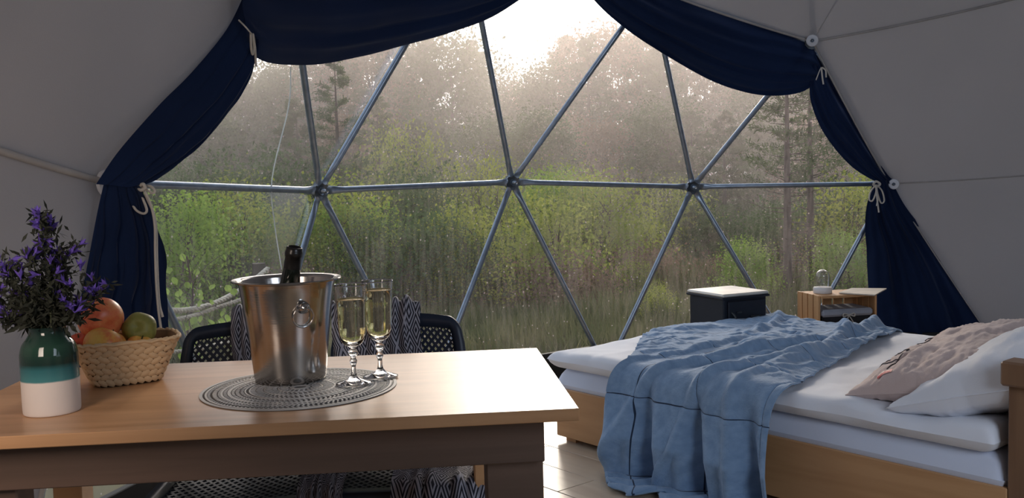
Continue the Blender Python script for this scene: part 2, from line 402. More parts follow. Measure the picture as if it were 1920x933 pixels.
panes += [(('H', 0), ('L', 15), ('L', 0)), (('H', 4), ('L', 3), ('L', 4))]
for i in range(3): panes += [(('U', i), ('U', i+1), ('V', i+1))]
for i in (1, 2): panes += [(('V', i), ('V', i+1), ('U', i))]
for p_ in panes: pane(*p_)
def strut(a, b):
    A, B = Hub[a], Hub[b]; d = B-A; L_ = np.linalg.norm(d); u = d/L_
    ts = [.035, .075, .10, .135, L_-.135, L_-.10, L_-.075, L_-.035]
    rr = [.021, .020, .017, .0152, .0152, .017, .020, .021]; fl = [.22, .25, .6, 1, 1, .6, .25, .22]
    cen = (A+B)/2; o = cen-DC; o -= u*(o@u); o /= np.linalg.norm(o); side = np.cross(u, o)
    P = A[None]+np.array(ts)[:, None]*u; an = np.arange(14)*2*PI/14
    V = P[:, None]+np.array(rr)[:, None, None]*(np.cos(an)[None, :, None]*side+np.array(fl)[:, None, None]*np.sin(an)[None, :, None]*o)
    F = [(i*14+k, (i+1)*14+k, (i+1)*14+(k+1) % 14, i*14+(k+1) % 14) for i in range(7) for k in range(14)]+[tuple(range(14))[::-1], tuple(range(98, 112))]
    return link('strut', MB().add(V.reshape(-1, 3), F), M_galv, win)
S = []
for i in range(4): S += [(('H', i), ('H', i+1)), (('H', i), ('U', i)), (('H', i+1), ('U', i)), (('H', i), ('L', i)), (('H', i+1), ('L', i))]
for i in range(3): S += [(('U', i), ('U', i+1)), (('L', i), ('L', i+1)), (('U', i), ('V', i+1)), (('U', i+1), ('V', i+1))]
S += [(('H', 0), ('L', 15)), (('H', 4), ('L', 4)), (('L', 15), ('L', 0)), (('L', 3), ('L', 4)), (('V', 1), ('V', 2)), (('V', 2), ('V', 3))]
for s_ in S: strut(*s_)
for k in [('H', i) for i in range(5)]+[('U', i) for i in range(4)]:
    o_ = Hub[k]-DC; o_[2] *= .6; o_ /= np.linalg.norm(o_); P = Hub[k]
    h = link('hub_plate', MB().tube([P-o_*.012, P+o_*.012], [.046, .046], 12), M_galvd, win)
    bt = link('bolt', MB().tube([P-o_*.012, P-o_*.032, P-o_*.034], [.011, .011, .002], 6).tube([P-o_*.012, P-o_*.017], [.02, .02], 12), M_galv, h)
    b2 = link('bolt_nut', MB().tube([P-o_*.032, P-o_*.05], [.006, .006], 8), M_chrome, h)
# heat crease in the left film
cr = catmull([on_dome(545, 125, .985), on_dome(541, 200, .985), on_dome(510, 335, .985), on_dome(515, 420, .985), on_dome(528, 505, .985)], 6)
link('film_crease', MB().tube(cr, [.0015]+[.0028]*(len(cr)-2)+[.001], 5), principled('pale_crease', (.8, .85, .85), .4, translucent=.5), win)
# dark skirt board along the foot of the window
sk = thing('baseboard_window', 'dark skirt along the foot of the dome window', None, kind='structure')
for i in [15, 0, 1, 2, 3]:
    j = (i+1) % 16; A, B = Hub['L', i][:2], Hub['L', j][:2]; A = DC[:2]+(A-DC[:2])*.992; B = DC[:2]+(B-DC[:2])*.992
    m_ = (A+B)/2; link('skirt_board', MB().box((m_[0], m_[1], .085), (np.linalg.norm(B-A)+.02, .03, .17), rz=math.atan2(*(B-A)[::-1]), bev=.003), M_skirt, sk, smooth=False)

# ------------------------------------------------------------------ canvas liner
def shell(name, tris, label, pin_rings=('H', 'U', 'L'), n=12, wr=.010, inset=.055):
    verts = []; key = {}; faces = []; pinned = []
    def hubpos(k):
        P = APEX if k == 'A' else Hub[k]
        q = np.array([0, 0, EYE])-P
        d = DC-P; d = d/np.linalg.norm(d)
        if k != 'A' and k in (('H', 0), ('H', 4), ('U', 3), ('U', 0), ('U', 1), ('U', 2), ('L', 15), ('L', 4)):
            q /= np.linalg.norm(q); return P+q*inset
        return P+d*inset
    def vert(ks, ws):
        kk = tuple(sorted((str(k), round(w, 4)) for k, w in zip(ks, ws) if w > 1e-6))
        if kk not in key:
            key[kk] = len(verts); verts.append(sum(hubpos(k)*w for k, w in zip(ks, ws)))
            act = [k for k, w in zip(ks, ws) if w > 1e-6]
            pinned.append(len(act) == 1 or (len(act) == 2 and ((act[0] != 'A' and act[1] != 'A' and act[0][0] == act[1][0] and act[0][0] in pin_rings) or frozenset(act) in border)))
        return key[kk]
    cnt = {}
    for t in tris:
        for a, b in ((0, 1), (1, 2), (0, 2)):
            e = frozenset((t[a], t[b])); cnt[e] = cnt.get(e, 0)+1
    border = {e for e, c in cnt.items() if c == 1}
    for t in tris:
        g = {}
        for i in range(n+1):
            for j in range(n+1-i): g[i, j] = vert(t, ((n-i-j)/n, i/n, j/n))
        for i in range(n):
            for j in range(n-i):
                faces.append((g[i, j], g[i+1, j], g[i, j+1]))
                if i+j < n-1: faces.append((g[i+1, j], g[i+1, j+1], g[i, j+1]))
    V = np.array(verts); P = np.array(pinned); E = set()
    for f in faces:
        for a, b in ((0, 1), (1, 2), (2, 0)): E.add((min(f[a], f[b]), max(f[a], f[b])))
    E = np.array(list(E)); deg = np.bincount(E.ravel(), minlength=len(V))
    for _ in range(60):
        s_ = np.zeros_like(V)
        for k in range(3): s_[:, k] = np.bincount(E[:, 0], V[E[:, 1], k], len(V))+np.bincount(E[:, 1], V[E[:, 0], k], len(V))
        V = np.where(P[:, None], V, V*.5+.5*s_/deg[:, None])
    # soft hanging folds, mostly running up and down
    nr = V-DC; nr /= np.linalg.norm(nr, axis=1)[:, None]
    an = np.arctan2(V[:, 1]-DC[1], V[:, 0]-DC[0])
    w = fbm(an*9, V[:, 2]*.9, 3, 4, 1.6)*wr+fbm(an*26, V[:, 2]*1.2, 5, 2, 1.5)*wr*.28
    V = V+nr*np.where(P, 0, w)[:, None]
    F_ = np.array(faces); nn = np.cross(V[F_[:, 1]]-V[F_[:, 0]], V[F_[:, 2]]-V[F_[:, 0]]); fc = V[F_].mean(1)
    flip = (nn*(DC-fc)).sum(1) < 0; F_[flip] = F_[flip][:, ::-1]; faces = F_.tolist()
    o = link(name, MB().add(V, faces), M_canvas)
    tag(o, label, None, kind='structure'); return o, hubpos
def band(i):
    j = (i+1) % 16; lo = [(('L', (i-1) % 16), ('L', i), ('H', i)), (('H', i), ('H', j), ('L', i))]
    up = [(('H', i), ('H', j), ('U', i)), (('U', i), ('U', j), ('H', j))]
    tp = [(('U', i), ('U', j), ('V', j)), (('V', i), ('V', j), ('U', i)), (('V', i), ('V', j), 'A')]
    return lo, up, tp
T = {'wall_left': [], 'wall_right': [], 'wall_back': [], 'ceiling': []}
for i in range(4, 16):
    lo, up, tp = band(i); w_ = 'wall_right' if i in (4, 5, 6, 7) else ('wall_left' if i in (13, 14, 15) else 'wall_back')
    if i == 4: lo = lo[1:]+[]
    if i == 10: lo = []; up = up[1:]      # the open entrance
    if i == 11: lo = lo[1:]
    T[w_] += lo+up
    T['ceiling'] += tp
T['wall_right'] += [(('U', 3), ('U', 4), ('H', 4))]; T['wall_right'] = [t for t in T['wall_right']]
T['wall_left'] = [t for t in T['wall_left'] if t != (('L', 14), ('L', 15), ('H', 15))]+[(('L', 14), ('L', 15), ('H', 15)), (('L', 15), ('H', 15), ('H', 0))]
T['wall_left'] = list({frozenset(t): t for t in T['wall_left']}.values())
T['wall_right'] = list({frozenset(t): t for t in T['wall_right']}.values())
T['ceiling'] += [(('V', 0), ('V', 1), ('U', 0)), (('V', 0), ('V', 1), 'A'), (('V', 1), ('V', 2), 'A'), (('V', 2), ('V', 3), 'A'), (('V', 3), ('V', 4), 'A'), (('V', 3), ('V', 4), ('U', 3)), (('U', 3), ('U', 4), ('V', 4)), (('U', 2), ('U', 3), ('V', 3))]
T['ceiling'] = list({frozenset(t): t for t in T['ceiling']}.values())
wl, hp = shell('wall_left', T['wall_left'], 'grey canvas tent wall left of the window')
wr_, _ = shell('wall_right', T['wall_right'], 'grey canvas tent wall right of the window')
wb, _ = shell('wall_back', T['wall_back'], 'grey canvas tent wall around the entrance', n=6)
cl, _ = shell('ceiling', T['ceiling'], 'grey canvas dome ceiling', n=9)
def seam(par, ks, r, dx=0.012, name='seam_cord'):
    P = [hp(k) for k in ks]; Q = []
    for a, b in zip(P[:-1], P[1:]):
        for t in np.linspace(0, 1, 10)[:-1]:
            p = a+(b-a)*t; p = p+np.array([0, 0, -.02])*4*t*(1-t)*.6; d = DC-p; Q.append(p+d/np.linalg.norm(d)*dx)
    d = DC-P[-1]; Q.append(P[-1]+d/np.linalg.norm(d)*dx)
    return link(name, MB().tube(Q, r, 8), M_seam, par)
seam(wl, [('H', 0), ('H', 15), ('H', 14)], .0115)
seam(wr_, [('H', 4), ('H', 5), ('H', 6)], .004, .002)
seam(wr_, [('U', 3), ('U', 4), ('U', 5)], .007, .004)
seam(cl, [('U', 3), ('V', 4)], .003, .002)
seam(cl, [('U', 3), ('U', 2), ('U', 1)], .007, .004, 'edge_piping')
seam(wl, [('U', 0), ('H', 0)], .006, .002, 'edge_piping'); seam(wl, [('H', 0), ('L', 15)], .009, .002, 'edge_piping')
seam(wr_, [('U', 3), ('H', 4)], .006, .002, 'edge_piping'); seam(wr_, [('H', 4), ('L', 4)], .004, .002, 'edge_piping')
def disc(par, P, nrm, r):
    nrm = nrm/np.linalg.norm(nrm)
    d = link('fixing_disc', MB().tube([P, P+nrm*.004, P+nrm*.009], [r, r, r*.9], 28), M_disc, par); sm(d)
    link('disc_bolt', MB().tube([P+nrm*.009, P+nrm*.014], [r*.34, r*.30], 6).tube([P+nrm*.014, P+nrm*.035], [r*.17, r*.16], 8), M_galv, d)
toc = lambda P: np.array([0, 0, EYE])-P
P = at_y(197, 343, 3.09); disc(wl, P, np.array([1.0, -.25, .0]), .045)
P = at_y(1676, 345, 5.63); disc(wr_, P, toc(P)+np.array([-.3, 0, 0]), .032)
P = at_y(1523, 76, 5.28); disc(wr_, P, toc(P), .034)

# ------------------------------------------------------------------ curtains
def sheet(outer, inner, k0, k1, nu=60, nv=26, fold=.02, nf=7, seed=1, along=False, belly=.0):
    O = resample(catmull([on_dome(*p, k0) for p in outer], 8), nu); I = resample(catmull([on_dome(*p, k1) for p in inner], 8), nu)
    v = np.linspace(0, 1, nv)[None, :, None]; G = O[:, None]*(1-v)+I[:, None]*v
    nr = DC-G; nr /= np.linalg.norm(nr, axis=-1)[..., None]
    uu, vv = np.meshgrid(np.linspace(0, 1, nu), np.linspace(0, 1, nv), indexing='ij')
    ph = (uu if along else vv)*nf*2*PI+1.2*fbm(uu*3, vv*3, seed, 3, 1.5)
    w = fold*(np.sin(ph)*.5+.5*np.sin(ph*1.7+1))*np.sin(PI*np.clip(uu*1.0, 0, 1))**.3
    w = w+belly*np.sin(PI*vv)*np.sin(PI*uu)**.5+fold*.5*fbm(uu*5, vv*5, seed+4, 3, 2.)
    w *= np.clip(vv*6, 0, 1)
    return G+nr*w[..., None]
def cloth(name, G, mat, par, th=.0):
    o = link(name, MB().grid(G), mat, par); return o
def cord(name, par, pxs, k, r=.0045, mat=None):
    P = catmull([on_dome(x, y, kk if kk else k) for x, y, kk in [(q+(None,))[:3] for q in pxs]], 8)
    return link(name, MB().tube(P, r, 6), mat or M_cord, par)
lc = thing('curtain', 'navy curtain framing the left side of the dome window, tied back with cream cord', 'curtain', tuple(on_dome(240, 350, .96)*np.array([1, 1, 0])))
cloth('top_swag', sheet([(440, -60), (456, -10), (462, 40), (466, 70), (474, 95)], [(1040, -70), (985, -4), (905, 42), (770, 88), (640, 116), (560, 122), (505, 116), (478, 100)][::1], .975, .955, fold=.0) if False else
      sheet([(430, -160), (600, -170), (760, -170), (900, -150), (1050, -120), (1100, -100)], [(462, 70), (490, 113), (560, 124), (640, 117), (770, 86), (905, 41), (985, -6), (1060, -60)], .965, .95, fold=.022, nf=5, seed=2, belly=.06), M_navy, lc)
cloth('side_swag', sheet([(180, 345), (225, 280), (300, 195), (360, 135), (425, 55), (462, -20), (480, -60)], [(262, 352), (300, 332), (372, 275), (425, 215), (462, 155), (476, 118), (480, 70)], .975, .945, fold=.018, nf=3.3, seed=3, belly=.05), M_navy, lc)
cloth('lower_drape', sheet([(196, 338), (182, 400), (163, 500), (135, 640), (110, 760), (90, 860)], [(262, 348), (287, 400), (297, 470), (303, 560), (306, 640), (308, 760)], .978, .945, fold=.028, nf=4.2, seed=4), M_navy, lc)
link('tie_cord', MB().tube(catmull([on_dome(448, 38, .955), on_dome(460, 50, .94), on_dome(472, 64, .94)], 6), .003, 6), M_cord, lc)
cord('tie_cord', lc, [(470, 62), (471, 90), (474, 102), (476, 88), (474, 64), (478, 90), (480, 124)], .94, .0045)
link('tie_cord', MB().tube(catmull([at_y(204, 345, 3.0), at_y(235, 347, 3.02), at_y(268, 349, 3.04)], 6), .0035, 6), M_cord, lc)
def yc(pts, y, r, par): return link('tie_cord', MB().tube(catmull([at_y(a, b, y+c) for a, b, c in pts], 8), r, 7), M_cord, par)
yc([(262, 348, 0), (248, 352, 0), (245, 372, 0), (254, 392, -.01), (268, 400, -.02), (275, 394, -.02), (268, 372, -.01), (262, 352, 0)], 3.04, .0042, lc)
yc([(266, 348, 0), (282, 349, -.01), (290, 357, -.02), (286, 362, -.02), (276, 356, -.01), (268, 350, 0)], 3.02, .0042, lc)
yc([(268, 350, 0), (276, 372, 0), (288, 400, 0), (293, 430, .01), (294, 480, .02), (296, 530, .02), (299, 570, .02), (305, 594, .02)], 3.02, .0042, lc)
yc([(266, 350, 0), (282, 382, 0), (290, 420, 0), (291, 470, .02), (293, 530, .02), (297, 580, .02), (303, 625, .02)], 3.01, .0042, lc)
yc([(260, 350, -.02), (268, 345, -.03), (272, 352, -.03), (264, 356, -.03), (259, 350, -.02)], 3.02, .006, lc)
rc = thing('curtain', 'navy curtain framing the right side of the dome window, hanging behind the crate', 'curtain', tuple(on_dome(1680, 400, .96)*np.array([1, 1, 0])))
cloth('top_swag', sheet([(1060, -110), (1150, -60), (1250, -10), (1380, 30), (1470, 55), (1530, 78), (1548, 110)], [(1072, -62), (1112, -2), (1168, 50), (1248, 103), (1330, 150), (1400, 173), (1455, 178), (1500, 172), (1527, 158)], .975, .955, fold=.022, nf=4, seed=6, belly=.06), M_navy, rc)
cloth('side_swag', sheet([(1530, 74), (1560, 130), (1600, 200), (1640, 275), (1672, 330), (1684, 350)], [(1518, 150), (1520, 190), (1537, 236), (1565, 278), (1598, 313), (1630, 334), (1650, 342)], .978, .955, fold=.02, nf=3.5, seed=7, belly=.03), M_navy, rc)
cloth('lower_drape', sheet([(1670, 335), (1700, 390), (1757, 462), (1817, 556), (1872, 640), (1925, 720)], [(1638, 344), (1626, 385), (1623, 420), (1627, 480), (1630, 560), (1632, 700)], .960, .935, fold=.04, nf=4.0, seed=8), M_navy, rc)
def yr(pts, y, r=.0045): return link('tie_cord', MB().tube(catmull([at_y(a, b, y) for a, b in pts], 8), r, 7), M_cord, rc)
yr([(1642, 346), (1632, 360), (1630, 374), (1636, 376), (1642, 362), (1644, 346)], 5.42)
yr([(1644, 346), (1654, 358), (1658, 376), (1652, 380), (1646, 364), (1643, 346)], 5.42)
yr([(1642, 346), (1645, 375), (1648, 398)], 5.41); yr([(1643, 346), (1646, 370), (1644, 386)], 5.41)
yr([(1637, 345), (1643, 340), (1650, 345), (1643, 350), (1637, 345)], 5.42, .007)
yr([(1540, 126), (1536, 134), (1530, 150)], 5.12, .003); yr([(1540, 126), (1542, 145), (1544, 158)], 5.12); yr([(1541, 126), (1548, 132), (1549, 145)], 5.12)

# ------------------------------------------------------------------ table
TA = at_z(1086.5, 765, .75); TB = at_z(1004.5, 651.5, .75)
tx = np.array([math.cos(math.radians(5.3)), math.sin(math.radians(5.3))]); ty = np.array([-tx[1], tx[0]])
TW, TD = 1.13, .607
TLo = TA[:2]-tx*TW
table = thing('dining_table', 'light beech dining table with thick apron in front of the window', 'table', (*(TLo+tx*TW/2+ty*TD/2), 0), math.radians(5.3))
def tl(x, y, z): return (x-TW/2, y-TD/2, z)     # local coords, origin at front-left corner
t_ = link('tabletop', MB().box(tl(TW/2, TD/2, .739), (TW, TD, .022), bev=.0015), M_table, table, smooth=False, local=True)
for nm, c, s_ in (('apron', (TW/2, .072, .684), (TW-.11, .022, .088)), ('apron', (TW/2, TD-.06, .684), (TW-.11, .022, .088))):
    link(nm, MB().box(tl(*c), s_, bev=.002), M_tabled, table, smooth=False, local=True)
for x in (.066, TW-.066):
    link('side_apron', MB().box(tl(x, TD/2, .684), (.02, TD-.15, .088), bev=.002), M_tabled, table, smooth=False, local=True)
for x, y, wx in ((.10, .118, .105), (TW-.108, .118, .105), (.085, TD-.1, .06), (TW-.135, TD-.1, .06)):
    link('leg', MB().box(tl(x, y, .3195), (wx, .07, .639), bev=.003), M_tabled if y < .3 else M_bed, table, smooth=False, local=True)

# ------------------------------------------------------------------ placemat
MC = (-.4265, 1.804, .75)
pm = thing('placemat', 'round silver grey filigree placemat under the ice bucket', 'placemat', MC)
link('mat_base', MB().lathe([(0, 0), (.19, 0), (.19, .0012), (0, .0012)], MC, 96), M_mat, pm)
for r0, r1 in ((.184, .190), (.176, .180), (.147, .151), (.132, .138), (.103, .106), (.095, .098), (.066, .070), (.040, .043), (.012, .020)):
    sm(link('raised_ring', MB().lathe([(r0, .001), (r0, .0021), (r1, .0021), (r1, .001)], MC, 96), M_matr, pm))
mb = MB()
for r, n, w, l, tw in ((.1725, 120, .0042, .0055, .5), (.1615, 110, .0055, .0085, -.5), (.1535, 120, .004, .004, 0), (.1425, 100, .0045, .006, .4), (.1275, 90, .006, .005, 0), (.1195, 80, .0058, .007, -.6), (.1105, 74, .005, .0055, .5),
                    (.0900, 60, .005, .009, 0), (.080, 54, .005, .009, .5), (.0735, 50, .004, .004, 0), (.060, 40, .004, .011, 0), (.0495, 34, .005, .009, .5), (.034, 22, .005, .009, 0), (.026, 18, .004, .006, 0)):
    for k in range(n):
        a = k*2*PI/n; mb.box((MC[0]+r*math.cos(a), MC[1]+r*math.sin(a), MC[2]+.0015), (l, w*.62*(1 if l > w else 1.2), .0011), rz=a+tw)
o = link('relief_pattern', mb, M_matr, pm, smooth=False); o['kind'] = 'stuff'

# ------------------------------------------------------------------ ice bucket, bottle
BC = np.array([-.4633, 1.8823, .7521])
bk = thing('ice_bucket', 'stainless steel champagne bucket with ring handles on the placemat', 'bucket', BC)
prof = [(0, 0), (.066, 0), (.0705, .002), (.0725, .007), (.0765, .05), (.083, .105), (.090, .16), (.0955, .195), (.0975, .2025), (.104, .2045), (.1095, .2055), (.1105, .2075), (.109, .2095), (.100, .2085), (.096, .205), (.094, .195), (.0885, .16), (.0815, .105), (.075, .05), (.071, .009), (.066, .006), (0, .006)]
def refine(p, n=4):
    p = np.array(p); q = []
    for a, b in zip(p[:-1], p[1:]): q += [a+(b-a)*k/n for k in range(n)]
    return q+[p[-1]]
o = link('bucket_body', MB().lathe(refine(prof, 3), BC, 96), M_steel, bk); sm(o, 50)
for sg in (1, -1):
    a = math.radians(-90+32) if sg > 0 else math.radians(90+32); R_ = .0905
    d = np.array([math.cos(a), math.sin(a), 0]); c = BC+d*R_+np.array([0, 0, .158]); s_ = np.array([-d[1], d[0], 0])
    k_ = link('handle_knob', MB().tube([c-d*.006, c+d*.001, c+d*.003], [.013, .013, .008], 20).tube([c+d*.001, c+d*.004, c+d*.008, c+d*.014, c+d*.019, c+d*.021], [.006, .007, .0105, .011, .006, .001], 16), M_chrome, bk)
    rc_ = c+d*.006+np.array([0, 0, -.019]); an = np.linspace(0, 2*PI, 40, endpoint=False)
    link('ring_handle', MB().tube([rc_+s_*.0205*math.cos(x)+np.array([0, 0, 1])*.0205*math.sin(x)-d*.004*(1-math.sin(x)) for x in an], .0021, 8, closed=True), M_chrome, bk)
Btop = at_y(552, 464, 1.845); Bbot = np.array([BC[0]-.024, BC[1]+.0, BC[2]+.014]); 
ax = Btop-Bbot; 
def bottle_profile():
    return [(0, 0), (.040, 0), (.043, .004), (.043, .14), (.0425, .165), (.037, .195), (.028, .222), (.0205, .25), (.0175, .275), (.0155, .30)]
mbx = MB().lathe(refine(bottle_profile(), 3), (0, 0, 0), 32)
Lb = np.linalg.norm(ax); zax = ax/Lb; xax = np.cross([0, 1, 0], zax); xax /= np.linalg.norm(xax); yax = np.cross(zax, xax)
Rm = np.stack([xax, yax, zax], 1)
def place(mb, org, off): 
    for i in range(len(mb.v)): mb.v[i] = (mb.v[i]+np.array([0, 0, off]))@Rm.T+org
    return mb
off = Lb-.325
bt = thing('champagne_bottle', 'dark champagne bottle leaning in the steel ice bucket', 'bottle', Bbot)
mbx = MB().lathe(refine([(r*.8 if z < .2 else r, z*1.0+off) for r, z in bottle_profile()], 3), (0, 0, 0), 32); place(mbx, Bbot, 0)
link('bottle_glass', mbx, M_bottle, bt)
link('neck_foil', place(MB().lathe([(.0176, .262+off), (.0166, .29+off), (.0160, .306+off), (.0172, .308+off), (.0176, .315+off), (.0168, .318+off), (.0160, .320+off), (.0158, .325+off), (.0125, .327+off), (.0115, .315+off)], (0, 0, 0), 32), Bbot, 0), M_foil, bt)

# ------------------------------------------------------------------ champagne flutes
def flute(base, level, label, rz=0):
    t = thing('champagne_flute', label, 'glass', base, rz, 'champagne flutes on the placemat')
    outer = [(0, 0), (.034, 0), (.0365, .0012), (.0360, .0026), (.026, .0055), (.014, .0105), (.0075, .016), (.0052, .022), (.0046, .030), (.0050, .038), (.0075, .0445), (.0070, .049), (.0052, .052),
             (.0062, .056), (.0098, .0605), (.0104, .064), (.0085, .068), (.0055, .0705), (.0060, .074), (.0100, .0765), (.0150, .079), (.0200, .084), (.0240, .091), (.0262, .100), (.0273, .112), (.0279, .13), (.0286, .155), (.0302, .18), (.0321, .1965), (.0325, .1995)]
    inner = [(.0323, .2002), (.0319, .1998), (.0315, .197), (.0292, .180), (.0276, .155), (.0268, .13), (.0262, .112), (.0250, .101), (.0226, .0925), (.018, .0865), (.011, .0832), (.004, .082), (0, .082)]
    outer = [tuple(x) for x in catmull(np.array(outer[3:]), 2)]; outer = [(0, 0), (.034, 0), (.0365, .0012)]+outer[:-1]+[(.03245, .1992), (.0325, .1996)]
    link('glass_body', MB().lathe(outer+inner, (0, 0, 0), 40), M_glass, t, local=True)
    lv = level; ins = [p for p in inner[::-1] if p[1] < lv-.002]
    rl = np.interp(lv, [p[1] for p in inner[::-1]], [p[0] for p in inner[::-1]])
    wine = [(max(r-.0004, 0), z+.0004) for r, z in ins]+[(rl-.0004, lv), (0, lv)]
    link('champagne', MB().lathe(wine, (0, 0, 0), 40), M_wine, t, local=True)
    an = np.linspace(0, 2*PI, 40, endpoint=False)
    link('foam_ring', MB().tube([((rl-.0012)*math.cos(a), (rl-.0012)*math.sin(a), lv+.0004) for a in an], .0008, 6, closed=True), M_foam, t, local=True)
    mb = MB(); r2 = random.Random(int(level*9999))
    for _ in range(70):
        a = r2.uniform(0, 6.28); q = r2.uniform(0, .85)**.5*rl*.9; z = r2.uniform(.09, lv-.004); 
        if z < .1: q *= .6
        mb.lathe([(0, -.0005), (.0005, 0), (0, .0005)], (q*math.cos(a), q*math.sin(a), z), 5)
    o = link('bubbles', mb, M_foam, t, local=True); o['kind'] = 'stuff'
    return t
G1 = at_z(664.2, 719.5, .7522); G2 = at_z(713.6, 706, .7522)
flute(G1, .170, 'front champagne flute nearer the bucket, filled a little lower')
flute(G2, .180, 'rear champagne flute, right of the other and fuller')

# ------------------------------------------------------------------ vase with flowers
VB = at_z(98.5, 771, .75)
m, t = new_mat('banded_glazed_ceramic'); L = t.links.new
out = N(t, 'ShaderNodeOutputMaterial'); p = N(t, 'ShaderNodeBsdfPrincipled'); tc = N(t, 'ShaderNodeTexCoord'); sp = N(t, 'ShaderNodeSeparateXYZ'); L(tc.outputs['Object'], sp.inputs[0])
nz = N(t, 'ShaderNodeTexNoise'); nz.inputs['Scale'].default_value = 14; nz.inputs['Detail'].default_value = 3; L(tc.outputs['Object'], nz.inputs[0])
ml = N(t, 'ShaderNodeMath', operation='MULTIPLY_ADD'); ml.inputs[1].default_value = .006; L(nz.outputs[0], ml.inputs[0]); L(sp.outputs['Z'], ml.inputs[2])
mr = N(t, 'ShaderNodeMapRange'); mr.inputs['From Max'].default_value = .155; L(ml.outputs[0], mr.inputs[0])
rp = N(t, 'ShaderNodeValToRGB'); e = rp.color_ramp.elements
e[0].position = 0; e[0].color = (.66, .60, .56, 1); e[1].position = .41; e[1].color = (.64, .58, .54, 1)
for ps, c in ((.425, (.06, .20, .215)), (.56, (.03, .12, .135)), (.62, (.012, .03, .026)), (.8, (.018, .05, .035)), (1, (.010, .022, .02))):
    q = rp.color_ramp.elements.new(ps); q.color = (*c, 1)
L(mr.outputs[0], rp.inputs[0]); L(rp.outputs[0], p.inputs['Base Color'])
r2_ = N(t, 'ShaderNodeMapRange'); r2_.inputs['From Min'].default_value = .064; r2_.inputs['From Max'].default_value = .068; r2_.inputs['To Min'].default_value = .65; r2_.inputs['To Max'].default_value = .07
L(ml.outputs[0], r2_.inputs[0]); L(r2_.outputs[0], p.inputs['Roughness']); L(p.outputs[0], out.inputs[0]); M_ceramic = m
vase = thing('vase', 'ceramic vase with dark green glaze over teal band and bare pale base', 'vase', VB)
vp = np.array([.9, 1.])*catmull(np.array([(.050, .0), (.0530, .003), (.0538, .02), (.0540, .06), (.0540, .10), (.0530, .112), (.0485, .126), (.0395, .137), (.0345, .145), (.0335, .151), (.0345, .156)]), 4)
sm(link('vase_body', MB().lathe([(0, 0)]+[tuple(x) for x in vp]+[(.0295, .157), (.028, .15), (.029, .144), (.040, .122), (.045, .10), (.045, .01), (0, .01)], (0, 0, 0), 64), M_ceramic, vase, local=True), 60)
def leaves(n, cen, spread, size, asp, r, updir=None):
    P = cen+r.normal(size=(n, 3))*spread
    d = r.normal(size=(n, 3)); 
    if updir is not None: d = d*.7+updir
    d /= np.linalg.norm(d, axis=1)[:, None]; a = r.normal(size=(n, 3)); w = np.cross(d, a); w /= np.linalg.norm(w, axis=1)[:, None]
    s_ = size*r.uniform(.6, 1.3, (n, 1))
    V = np.stack([P, P+d*s_*.5+w*s_*asp*.5, P+d*s_, P+d*s_*.5-w*s_*asp*.5], 1)
    return V
def flower(tip, mid, seed, label, nfl=16, leafy=60):
    r = np.random.default_rng(seed); base = VB+np.array([r.uniform(-.018, .018), r.uniform(-.018, .018), .03])
    neck = VB+np.array([r.uniform(-.018, .018), r.uniform(-.018, .018), .156])
    P = catmull([base, neck, mid, tip], 10)
    t = thing('flower_stem', label, 'flower', base, 0, 'violet wildflowers in the ceramic vase')
    link('stem', MB().tube(P, np.linspace(.0028, .0012, len(P)), 6), M_stem, t)
    n0 = 10; V = []; FB = []
    for k in range(n0+2, len(P)):
        f = (k-n0)/(len(P)-n0); d = P[min(k+1, len(P)-1)]-P[k-1]; d /= np.linalg.norm(d)
        V.append(leaves(int(leafy/10), P[k], .008, .03*(1.15-f*.6), .26, r, d*.3))
        if k % 2 == 0 or f > .75:      # side sprig
            sd_ = r.normal(size=3); sd_[2] = abs(sd_[2])*.8+.3; sd_ /= np.linalg.norm(sd_); ln = r.uniform(.025, .055)*(1.2-f*.75)
            q = P[k]+sd_*ln; FB.append((P[k], q))
    mbs = MB(); fl = []
    for a, q in FB:
        mbs.tube([a, (a+q)/2+np.array([0, 0, -.003]), q], [.0011, .0009, .0008], 4)
        V.append(leaves(14, a+(q-a)*.7, .007, .017, .32, r, (q-a)/np.linalg.norm(q-a)*.4)); fl.append(q)
    link('sprigs', mbs, M_stem, t)
    V = np.concatenate(V); n = len(V); o = bpy.data.objects.new('leaves', bulk('leaves', V.reshape(-1, 3)-base, np.arange(n*4).reshape(n, 4), M_fleaf)); COL.objects.link(o); o.parent = t; o['kind'] = 'stuff'
    fl += [P[-1], P[-2], P[-3]]
    for q in fl[-nfl:]:
        d = r.normal(size=3)*.5+np.array([0, 0, .5]); d /= np.linalg.norm(d); a = np.cross(d, [0, 1, .2]); a /= np.linalg.norm(a); b = np.cross(d, a); mb = MB()
        L_ = r.uniform(.015, .021)
        for k in range(5):
            an = k*2*PI/5+r.uniform(-.2, .2); e_ = a*math.cos(an)+b*math.sin(an); s2 = -a*math.sin(an)+b*math.cos(an)
            mb.add([q, q+d*L_*.55+e_*L_*.22+s2*L_*.16, q+d*L_+e_*L_*.55, q+d*L_*.55+e_*L_*.22-s2*L_*.16], [(0, 1, 2, 3)])
        mb.tube([q-d*.002, q+d*L_*.5], [.0012, .0028], 5)
        link('blossom', mb, M_petal, t)
vy = VB[1]
